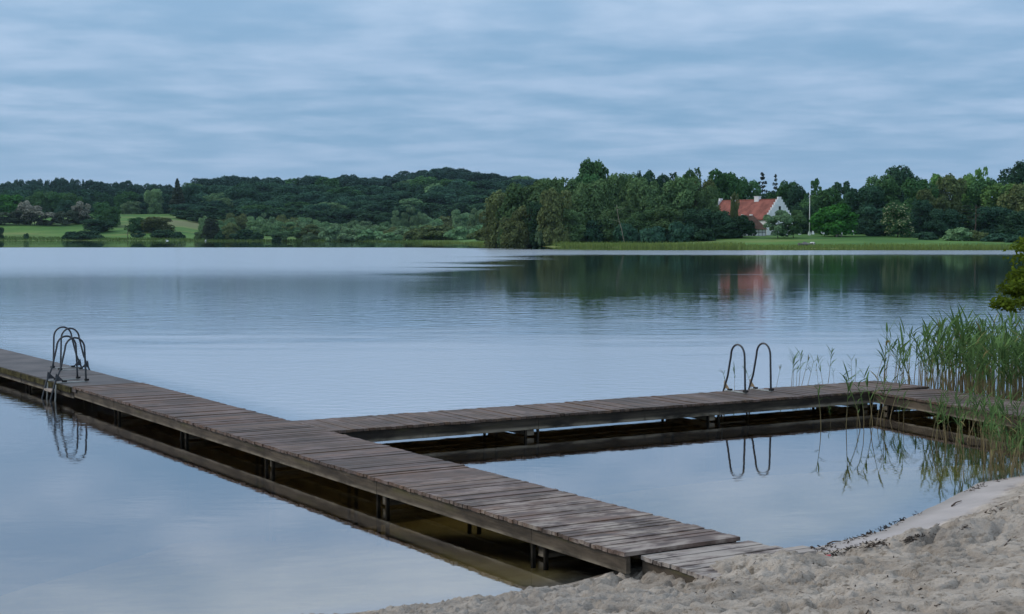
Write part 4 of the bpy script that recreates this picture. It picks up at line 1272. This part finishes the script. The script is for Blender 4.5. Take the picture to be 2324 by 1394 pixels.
# swans
M['swan'] = simple('white_feathers', (.82, .84, .84), .7, .2, .05)
M['beak'] = simple('orange_beak', (.55, .18, .04), .5)
for px, d, rz, lab in [(380, 795, R(185), 'white swan on the far water, the left one of the pair'), (467, 770, R(80), 'white swan on the far water, the right one of the pair')]:
    X = (px - CX) / F * d
    o = empty('swan', (X, d, 0), rz); tag(o, lab, 'swan', 'swans')
    m = MB()
    m.tube([(-.75, 0, .32), (-.6, 0, .22), (-.3, 0, .2), (.1, 0, .2), (.4, 0, .2), (.56, 0, .28), (.62, 0, .45), (.55, 0, .62), (.52, 0, .78), (.58, 0, .9), (.68, 0, .93), (.78, 0, .90)],
           [.02, .16, .27, .30, .24, .13, .075, .06, .055, .06, .07, .03], 10)
    m.build('body', M['swan'], o, True)
    m = MB(); m.tube([(.76, 0, .905), (.90, 0, .87)], [.028, .012], 6); m.build('beak', M['beak'], o, True)

# ------------------------------------------------------------------ reed fringe of the far shore
def blades(P, h, wdt, rng, lean=.25, seg=1, curve=.0):
    n = len(P)
    a = rng.uniform(0, 2 * math.pi, n); fa = rng.uniform(0, 2 * math.pi, n)
    dx = np.stack([np.cos(a), np.sin(a), np.zeros(n)], 1) * (wdt * .5)[:, None]
    ln = np.stack([np.cos(fa), np.sin(fa), np.zeros(n)], 1) * (h * rng.uniform(0, lean, n))[:, None]
    up = np.stack([np.zeros(n), np.zeros(n), h], 1)
    V_ = np.empty((n, 4, 3))
    V_[:, 0] = P - dx; V_[:, 1] = P + dx; V_[:, 2] = P + up + ln + dx * .25; V_[:, 3] = P + up + ln - dx * .25
    return V_.reshape(-1, 3), np.arange(n * 4).reshape(n, 4)


rng = np.random.RandomState(3)
FM['reed_far'] = foliage('far_reed_leaves', (.175, .245, .075), .3)
pxs = rng.uniform(960, 2600, 16000)
ds_ = np.array([np.interp(p, [c[0] for c in COLS], [c[1][0][0] for c in COLS]) for p in pxs])
# follow the smooth blend used by the ground
def shore_d(px):
    i = np.clip(np.searchsorted(_cp, px) - 1, 0, len(_cp) - 2)
    k = np.clip((px - _cp[i]) / (_cp[i + 1] - _cp[i]), 0, 1); k = k * k * (3 - 2 * k)
    s0 = np.array([c[1][0][0] for c in COLS])
    return s0[i] * (1 - k) + s0[i + 1] * k
dd = shore_d(pxs) + rng.uniform(-5, 9, len(pxs)) ** 1.0
X = (pxs - CX) / F * dd
Z = np.maximum(far_z(X, dd), -.4)
hh = rng.uniform(.6, 1.35, len(X)) * np.where(pxs > 1690, np.where(pxs < 1960, .55, .8), 1.0)
V, Fq = blades(np.stack([X, dd, Z - .1], 1), hh, rng.uniform(.10, .28, len(X)), rng)
me = np_mesh('shore_reeds', V, Fq, False, [FM['reed_far']]); set_tone(me, np.repeat(rng.rand(len(X)), 1))
tag(link('shore_reeds', me), kind='stuff')
# tall meadow grass on the left shore
pxs = rng.uniform(-100, 960, 9000)
dd = shore_d(pxs) + rng.uniform(-2, 22, len(pxs))
X = (pxs - CX) / F * dd; Z = np.maximum(far_z(X, dd), -.3)
V, Fq = blades(np.stack([X, dd, Z - .1], 1), rng.uniform(.4, 1.3, len(X)), rng.uniform(.2, .5, len(X)), rng)
FM['bank_grass'] = foliage('bank_grass', (.115, .185, .060), .35)
me = np_mesh('bank_grass', V, Fq, False, [FM['bank_grass']]); set_tone(me, rng.rand(len(X)))
tag(link('bank_grass', me), kind='stuff')

# ------------------------------------------------------------------ reeds by the jetty
def reed_mats():
    m, t = mat('reed_leaf')
    geo = t.new('ShaderNodeNewGeometry').outputs['Position']
    oi = t.new('ShaderNodeObjectInfo').outputs['Random']
    tone = t.new('ShaderNodeAttribute', attribute_name='tone').outputs['Fac']
    c = t.mix(tone, (.060, .115, .042), (.150, .250, .085))
    c = t.mix(t.m('MULTIPLY', t.ss(tone, .86, .95), .8), c, (.26, .19, .09))
    d = t.new('ShaderNodeBsdfDiffuse'); t.l.new(c, d.inputs[0])
    tr = t.new('ShaderNodeBsdfTranslucent'); t.l.new(c, tr.inputs[0])
    mx = t.new('ShaderNodeMixShader'); mx.inputs[0].default_value = .3
    t.l.new(d.outputs[0], mx.inputs[1]); t.l.new(tr.outputs[0], mx.inputs[2]); t.l.new(mx.outputs[0], t.out.inputs[0])
    m2, t2 = mat('reed_stem')
    tc = t2.new('ShaderNodeTexCoord').outputs['Object']
    s = t2.new('ShaderNodeSeparateXYZ'); t2.l.new(tc, s.inputs[0])
    c = t2.mix(t2.ss(s.outputs[2], .25, .75), (.235, .185, .095), (.10, .17, .055))
    t2.l.new(principled(t2, c, .7, .2), t2.out.inputs[0])
    return m, m2


M['reed_leaf'], M['reed_stem'] = reed_mats()


def reed_geo(rng, h, nleaf, lean):
    """one stalk as (stem quads, leaf quads) in local space"""
    a = rng.uniform(0, 6.28); bend = lean * h
    def stem(z):
        k_ = (z / h) ** 1.7
        return np.array([math.cos(a) * bend * k_, math.sin(a) * bend * k_, z])
    SV, SF = [], []
    zs = np.linspace(-.5, h * .93, 6)
    r = .0100
    for i, z in enumerate(zs):
        c = stem(max(z, 0)); c[2] = z
        rr = r * (1 - .55 * max(0, z) / h)
        for j in range(3):
            an = 2.094 * j
            SV.append(c + np.array([math.cos(an) * rr, math.sin(an) * rr, 0]))
    for i in range(len(zs) - 1):
        for j in range(3):
            j2 = (j + 1) % 3
            SF.append([i * 3 + j, i * 3 + j2, (i + 1) * 3 + j2, (i + 1) * 3 + j])
    LV, LF, LT = [], [], []
    for q in range(nleaf):
        zf = .40 + .58 * ((q + rng.uniform(0, .8)) / nleaf) ** .6
        c = stem(zf * h)
        la = rng.uniform(0, 6.28); L = rng.uniform(.24, .46) * (1.05 - .25 * abs(zf - .7) * 2)
        up = rng.uniform(.75, 1.25) if rng.rand() < .75 else rng.uniform(.2, .7)
        dr = np.array([math.cos(la), math.sin(la), 0]); side = np.array([-math.sin(la), math.cos(la), 0])
        w0 = rng.uniform(.010, .019); dro = rng.uniform(.0, .35)
        b0 = len(LV)
        for i, k_ in enumerate((0, .3, .65, 1.0)):
            e = up - dro * k_ * 1.6
            p = c + L * k_ * (dr * math.cos(e) + np.array([0, 0, 1]) * math.sin(e))
            ww = w0 * (.55, 1.0, .8, .04)[i]
            LV.append(p - side * ww); LV.append(p + side * ww)
        tn = rng.uniform(.1, .85) if rng.rand() < .93 else .95
        for i in range(3):
            LF.append([b0 + 2 * i, b0 + 2 * i + 1, b0 + 2 * i + 3, b0 + 2 * i + 2]); LT.append(tn)
    return np.array(SV), np.array(SF), np.array(LV), np.array(LF), LT


rng = np.random.RandomState(17)
RP = []
for i in range(14):
    h = 1.0
    sv, sf, lv, lf, lt = reed_geo(rng, h, [5, 6, 7, 8, 9][i % 5], rng.uniform(.02, .30))
    ms = np_mesh('reed_stem', sv, sf, True, [M['reed_stem']])
    ml = np_mesh('reed_leaf', lv, lf, True, [M['reed_leaf']]); set_tone(ml, lt)
    RP.append((ms, ml))


def reed(px, py, top, label, group, tilt=None, name='reed', var=None):
    """py: pixel of the foot at the water level"""
    p = onz(px, py, 0.0)
    zb = 0.0
    h = aty(px, top, p.y).z
    o = empty(name, (p.x, p.y, zb), rr_.uniform(0, 6.28), (h, h, h) if h > .2 else (.2, .2, .2))
    if tilt is not None: o.rotation_euler = (rr_.uniform(-.1, .1), tilt, rr_.uniform(-.6, .6))
    tag(o, label, 'reed', group)
    ms, ml = RP[rr_.randrange(len(RP)) if var is None else var]
    link('stem', ms, o); link('leaves', ml, o)
    return o


# behind the cross jetty
for px, py, top, tl in [(1652, 889, 838, -.28), (1667, 886, 835, .02), (1707, 884, 822, -.3), (1762, 880, 828, .14)]:
    reed(px, py, top, 'thin reed growing beside the right swim ladder, behind the cross jetty', 'reeds beside the right ladder', tl)
for px, py, top, tl in [(1796, 884, 812, .03), (1800, 880, 806, -.05), (1812, 884, 802, .12), (1818, 882, 808, .22), (1830, 886, 812, .25), (1806, 888, 828, .1)]:
    reed(px, py, top, 'reed in the small clump behind the middle of the cross jetty', 'small reed clump behind the cross jetty', tl)
for px, py, top, tl in [(1858, 880, 828, -.12), (1868, 878, 815, -.05), (1878, 878, 796, .16), (1892, 878, 840, .05), (1933, 876, 812, .03), (1940, 874, 808, .08)]:
    reed(px, py, top, 'reed standing just behind the cross jetty, left of its corner', 'reeds left of the jetty corner', tl)
# behind the corner and the shore jetty: loose ranks
for i in range(95):
    px = rr_.triangular(1975, 2230, 2130); py = rr_.uniform(850, 905) + (px - 2000) * .08
    top = rr_.uniform(742, 825) - (px - 2000) * .10
    if px < 2035 and top > 780: top = rr_.uniform(745, 830)
    if px > 2165: py = min(py, 900)
    reed(px, py, top, 'reed in the loose stand behind the jetty corner', 'loose reeds behind the jetty corner', rr_.gauss(0, .07))
# in the basin between the jetties and the beach
for px, py, top, tl in [(1863, 973, 868, .0), (1885, 958, 925, .0), (1920, 972, 852, .03), (1945, 968, 905, -.04), (1952, 970, 845, -.05), (1960, 972, 870, .16), (1974, 962, 838, .05), (1980, 964, 850, .02), (1990, 962, 878, .03),
                        (1998, 958, 850, .03), (2006, 962, 860, .0), (2020, 952, 860, .24), (2040, 966, 905, .0), (2050, 968, 895, .08)]:
    reed(px, py, top, 'single reed in the enclosed water near the jetty corner', 'single reeds in the enclosed water', tl)
for i in range(60):
    px = rr_.triangular(2085, 2330, 2270); k_ = (px - 2085) / 240
    py = rr_.uniform(975, 1005 + 70 * k_); top = py - rr_.uniform(50, 125) * (1 - .15 * k_)
    reed(px, py, top, 'reed in the thickening stand between the shore jetty and the beach', 'reeds between shore jetty and beach', rr_.gauss(0, .14))


# dense bed: nobody could count it
def reed_bed(name, n, place, seed):
    rng = np.random.RandomState(seed)
    SVs, SFs, LVs, LFs, LTs = [], [], [], [], []
    so = lo = 0
    G = [reed_geo(rng, 1.0, rng.randint(4, 7), rng.uniform(.02, .28)) for _ in range(40)]
    for i in range(n):
        x, y, h, zb = place(rng)
        sv, sf, lv, lf, lt = G[rng.randint(40)]
        a = rng.uniform(0, 6.28); c, s_ = math.cos(a), math.sin(a)
        Rm = np.array([[c, -s_, 0], [s_, c, 0], [0, 0, 1]]) * h
        SVs.append(sv @ Rm.T + (x, y, zb)); SFs.append(sf + so); so += len(sv)
        LVs.append(lv @ Rm.T + (x, y, zb)); LFs.append(lf + lo); lo += len(lv)
        LTs += [min(.95, max(0, t_ + rng.normal() * .05)) for t_ in lt]
    V = np.concatenate(SVs + LVs); Fq_ = np.concatenate([np.concatenate(SFs), np.concatenate(LFs) + so])
    ns = sum(len(f_) for f_ in SFs)
    me = np_mesh(name, V, Fq_, True, [M['reed_stem'], M['reed_leaf']], np.concatenate([np.zeros(ns, int), np.ones(len(Fq_) - ns, int)]))
    set_tone(me, [.5] * ns + LTs)
    o = link(name, me); tag(o, kind='stuff')
    return o


def place_back(rng):
    while True:
        px = rng.uniform(2120, 2520); py = rng.uniform(835, 935)
        if rng.rand() > min(1, max(.06, (px - 2120) / 95)): continue
        p = onz(px, py, 0)
        # not through the jetty
        q = p - O3
        if -.3 < q.dot(f) < 10 and -1.75 < q.dot(qf) < .15: continue
        if q.dot(qf) < 0: continue
        return p.x, p.y, rng.uniform(.85, 1.5) * (1.0 if px > 2180 else .92), -.05


def place_front(rng):
    while True:
        px = rng.uniform(2170, 2480); py = rng.uniform(985, 1085)
        if rng.rand() > min(1, max(.03, (px - 2170) / 130)): continue
        p = onz(px, py, 0)
        q = p - O3
        if q.dot(qf) > -1.85: continue
        s_ = float(shore_s([p.x], [p.y])[0])
        if s_ > .25: continue
        return p.x, p.y, rng.uniform(.40, .90), max(-.05, s_ * .15)


reed_bed('reed_bed', 520, place_back, 4)
reed_bed('reed_bed', 110, place_front, 5)

# ------------------------------------------------------------------ overhanging tree at the right edge
FM['near'] = FM['branch']
def near_tree():
    rng = np.random.RandomState(8)
    base = Vector((10.9, 24.2, .2))
    o = empty('alder_tree', base); tag(o, 'leafy branches of a tree leaning in from the right edge over the reeds', 'tree')
    m_ = MB(); m_.tube([(0, 0, -.4), (-.1, 0, 1.2), (-.2, .05, 2.6), (-.1, .1, 4.4), (0, 0, 6.2)], [.22, .18, .15, .11, .05], 9); m_.build('trunk', M['bark'], o, True)
    tips = []
    LV, LN, = [], []
    def spray(center, r, n, sz=1.0):
        d_ = rng.normal(size=(n, 3)); d_ /= np.linalg.norm(d_, axis=1, keepdims=True)
        p_ = np.array(center) + d_ * np.array(r) * rng.uniform(.25, 1.0, n)[:, None] ** .6
        return p_
    # boughs given by their end points (measured), in local space
    ends = [((2272, 690), 24.0), ((2290, 655), 24.2), ((2318, 650), 23.8), ((2300, 690), 23.7), ((2325, 675), 24.1), ((2310, 632), 24.4), ((2322, 612), 24.2), ((2335, 580), 24.3), ((2322, 553), 24.0), ((2350, 640), 24.0), ((2380, 660), 24.2), ((2390, 600), 24.1), ((2420, 560), 24.3), ((2420, 640), 23.9), ((2450, 690), 24.0)]
    Ps = []
    for (px, py), Y in ends:
        e_ = aty(px, py, Y) - base
        z0 = max(1.4, e_.z - .5)
        st = Vector((-.15, .02, z0))
        md_ = st.lerp(e_, .5) + Vector((0, 0, .16))
        b_ = MB(); b_.tube([st, md_, e_], [.045, .025, .006], 6); b_.build('bough', M['bark'], o, True)
        n = 150 if px < 2330 else 240
        if py < 625 and px < 2330: n = 60
        Ps.append(spray(e_, (.20, .22, .11) if px < 2330 else (.40, .35, .25), n))
        for q in range(3):
            c_ = st.lerp(e_, rng.uniform(.72, .97)) + Vector(rng.uniform(-.06, .06, 3)) + Vector((0, 0, .06))
            Ps.append(spray(c_, (.16, .16, .09), 55 if px < 2330 else 110))
    # the crown above and to the right, outside the frame
    for q in range(40):
        d_ = rng.normal(size=3); d_ /= np.linalg.norm(d_)
        c_ = np.array([.9, .2, 5.0]) + d_ * np.array([2.0, 2.2, 2.2])
        if c_[0] < -.6: c_[0] = -.6 + abs(c_[0] + .6) * .5
        Ps.append(spray(c_, (.7, .7, .55), 110))
    P = np.concatenate(Ps); n = len(P)
    # leaves: folded ovals of six vertices
    N = rng.normal(size=(n, 3)) * .7 + np.array([0, -.15, .9]); N /= np.linalg.norm(N, axis=1, keepdims=True)
    r_ = rng.normal(size=(n, 3)); t1 = np.cross(N, r_); t1 /= np.linalg.norm(t1, axis=1, keepdims=True); t2 = np.cross(N, t1)
    L_ = rng.uniform(.05, .10, n)[:, None]; W_ = L_ * .36
    V_ = np.empty((n, 6, 3))
    V_[:, 0] = P; V_[:, 1] = P + t1 * L_ * .5 + t2 * W_ + N * L_ * .10; V_[:, 2] = P + t1 * L_ * .5 - N * 0; V_[:, 3] = P + t1 * L_ * .5 - t2 * W_ + N * L_ * .10
    V_[:, 4] = P + t1 * L_ * .85 + t2 * W_ * .6; V_[:, 5] = P + t1 * L_
    b0 = np.arange(n)[:, None] * 6
    Fa = np.stack([b0 + [0, 2, 1, 1], b0 + [0, 3, 2, 2]], 1).reshape(-1, 4)
    F3 = np.concatenate([b0 + [0, 2, 1], b0 + [0, 3, 2], b0 + [1, 2, 5], b0 + [2, 3, 5]])
    me = np_mesh('foliage', V_.reshape(-1, 3), F3, False, [FM['branch']])
    tn = np.clip(.5 + rng.normal(size=n) * .25, 0, 1); set_tone(me, np.concatenate([tn] * 4))
    link('foliage', me, o)


near_tree()

# ------------------------------------------------------------------ strand litter and sticks
M['litter'] = simple('dark_leaf_litter', (.055, .043, .035), .9, .1, .5, 5)
M['stick'] = simple('brown_stick', (.085, .060, .045), .85, .15, .4, 8)
M['scrap'] = simple('red_scrap', (.45, .05, .06), .6)
rng = np.random.RandomState(9)
line1 = [(1845, 1250), (1905, 1236), (1990, 1205), (2060, 1175), (2130, 1146), (2190, 1118), (2240, 1098), (2290, 1082)]
line2 = [(1880, 1262), (1950, 1243), (1990, 1236), (2040, 1232), (2080, 1220), (2130, 1205), (2180, 1193), (2230, 1186), (2250, 1170), (2290, 1150)]
pts, tn = [], []


def along(line, k):
    L_ = [0]
    for a, b in zip(line[:-1], line[1:]): L_.append(L_[-1] + math.hypot(b[0] - a[0], b[1] - a[1]))
    s_ = k * L_[-1]
    return np.interp(s_, L_, [p[0] for p in line]), np.interp(s_, L_, [p[1] for p in line])


PP = []
for n, line, sp_ in ((520, line1, 2.4), (1300, line2, 4.2)):
    for i in range(n):
        k_ = rng.rand()
        if vnoise(np.array([k_ * 23]), np.array([len(PP) * 0 + n * .01]))[0] < .38: continue
        px, py = along(line, k_)
        PP.append((px + rng.normal() * 6, py + rng.normal() * sp_))
for i in range(130):
    PP.append((rng.uniform(1560, 2324), rng.uniform(1265, 1394)))
V, N = [], []
for px, py in PP:
    p = sand_pt(px, py); V.append((p.x, p.y, p.z + .006))
V = np.array(V); N = np.tile([0, 0, 1.], (len(V), 1)) + rng.normal(size=(len(V), 3)) * .35
VV, FF = quads(V, N, .042, rng, .26, .45)
me = np_mesh('leaf_litter', VV, FF, False, [M['litter']])
tag(link('leaf_litter', me), kind='stuff')
STK = [((2236, 1165), (2278, 1146), .011, 'forked brown branch lying on the sand below the reeds'), ((2160, 1150), (2182, 1139), .011, 'short reddish stick at the waterline'), ((1878, 1236), (1908, 1231), .010, 'thin stick at the water edge near the jetty'),
       ((1838, 1247), (1849, 1248), .016, 'stubby bit of driftwood beside the last jetty boards'), ((2176, 1186), (2236, 1190), .010, 'straight dark twig in the strand litter'), ((2228, 1286), (2246, 1287), .008, 'small dark twig alone on the dry sand'),
       ((2280, 1240), (2306, 1220), .007, 'thin twig on the sand mound at the right'), ((2306, 1133), (2324, 1130), .008, 'twig at the right edge below the reeds'), ((1960, 1248), (1990, 1238), .009, 'dark twig at the left end of the litter line')]
for (x0, y0), (x1, y1), r_, lab in STK:
    a, b_ = sand_pt(x0, y0), sand_pt(x1, y1)
    mdl = a.lerp(b_, .5) + Vector((.0, .02, .012))
    m = MB(); up_ = Vector((0, 0, r_ * .8))
    m.tube([a + up_, a.lerp(mdl, .6) + up_, mdl + up_, b_ + up_ * 1.5], [r_, r_ * .95, r_ * .8, r_ * .45], 6)
    o = m.build('stick', M['stick'], None, True)
    if 'forked' in lab:
        q = MB(); q.tube([mdl + up_, mdl + Vector((.14, .10, .03)), mdl + Vector((.3, .16, .05))], [r_ * .6, r_ * .4, r_ * .2], 5)
        w2 = q.build('side_twig', M['stick'], o, True)
    tag(o, lab, 'stick')
p = sand_pt(1878, 1264)
m = MB(); m.poly([(p.x - .03, p.y, p.z + .008), (p.x + .03, p.y - .01, p.z + .012), (p.x + .035, p.y + .02, p.z + .02), (p.x - .02, p.y + .025, p.z + .014)], [(0, 1, 2, 3)])
tag(m.build('litter_scrap', M['scrap']), 'tiny red scrap of litter on the sand by the jetty', 'litter')

# ------------------------------------------------------------------ air
hm, ht = mat('hazy_air')
hv = ht.new('ShaderNodeVolumePrincipled')
hv.inputs['Color'].default_value = (.55, .78, 1.0, 1); hv.inputs['Density'].default_value = .00003; hv.inputs['Anisotropy'].default_value = .1
ht.l.new(hv.outputs[0], ht.out.inputs['Volume'])
hb_ = MB(); hb_.box(-1900, 1900, -70, 2000, -12, 95)
tag(hb_.build('haze', hm), kind='stuff')

# ------------------------------------------------------------------ render settings
sc.view_settings.view_transform = 'Standard'; sc.view_settings.look = 'None'
sc.view_settings.exposure = 0; sc.view_settings.gamma = 1
sc.cycles.use_denoising = True
sc.cycles.max_bounces = 8; sc.cycles.transparent_max_bounces = 16
sc.cycles.diffuse_bounces = 3; sc.cycles.glossy_bounces = 3
sc.cycles.caustics_reflective = False; sc.cycles.caustics_refractive = False
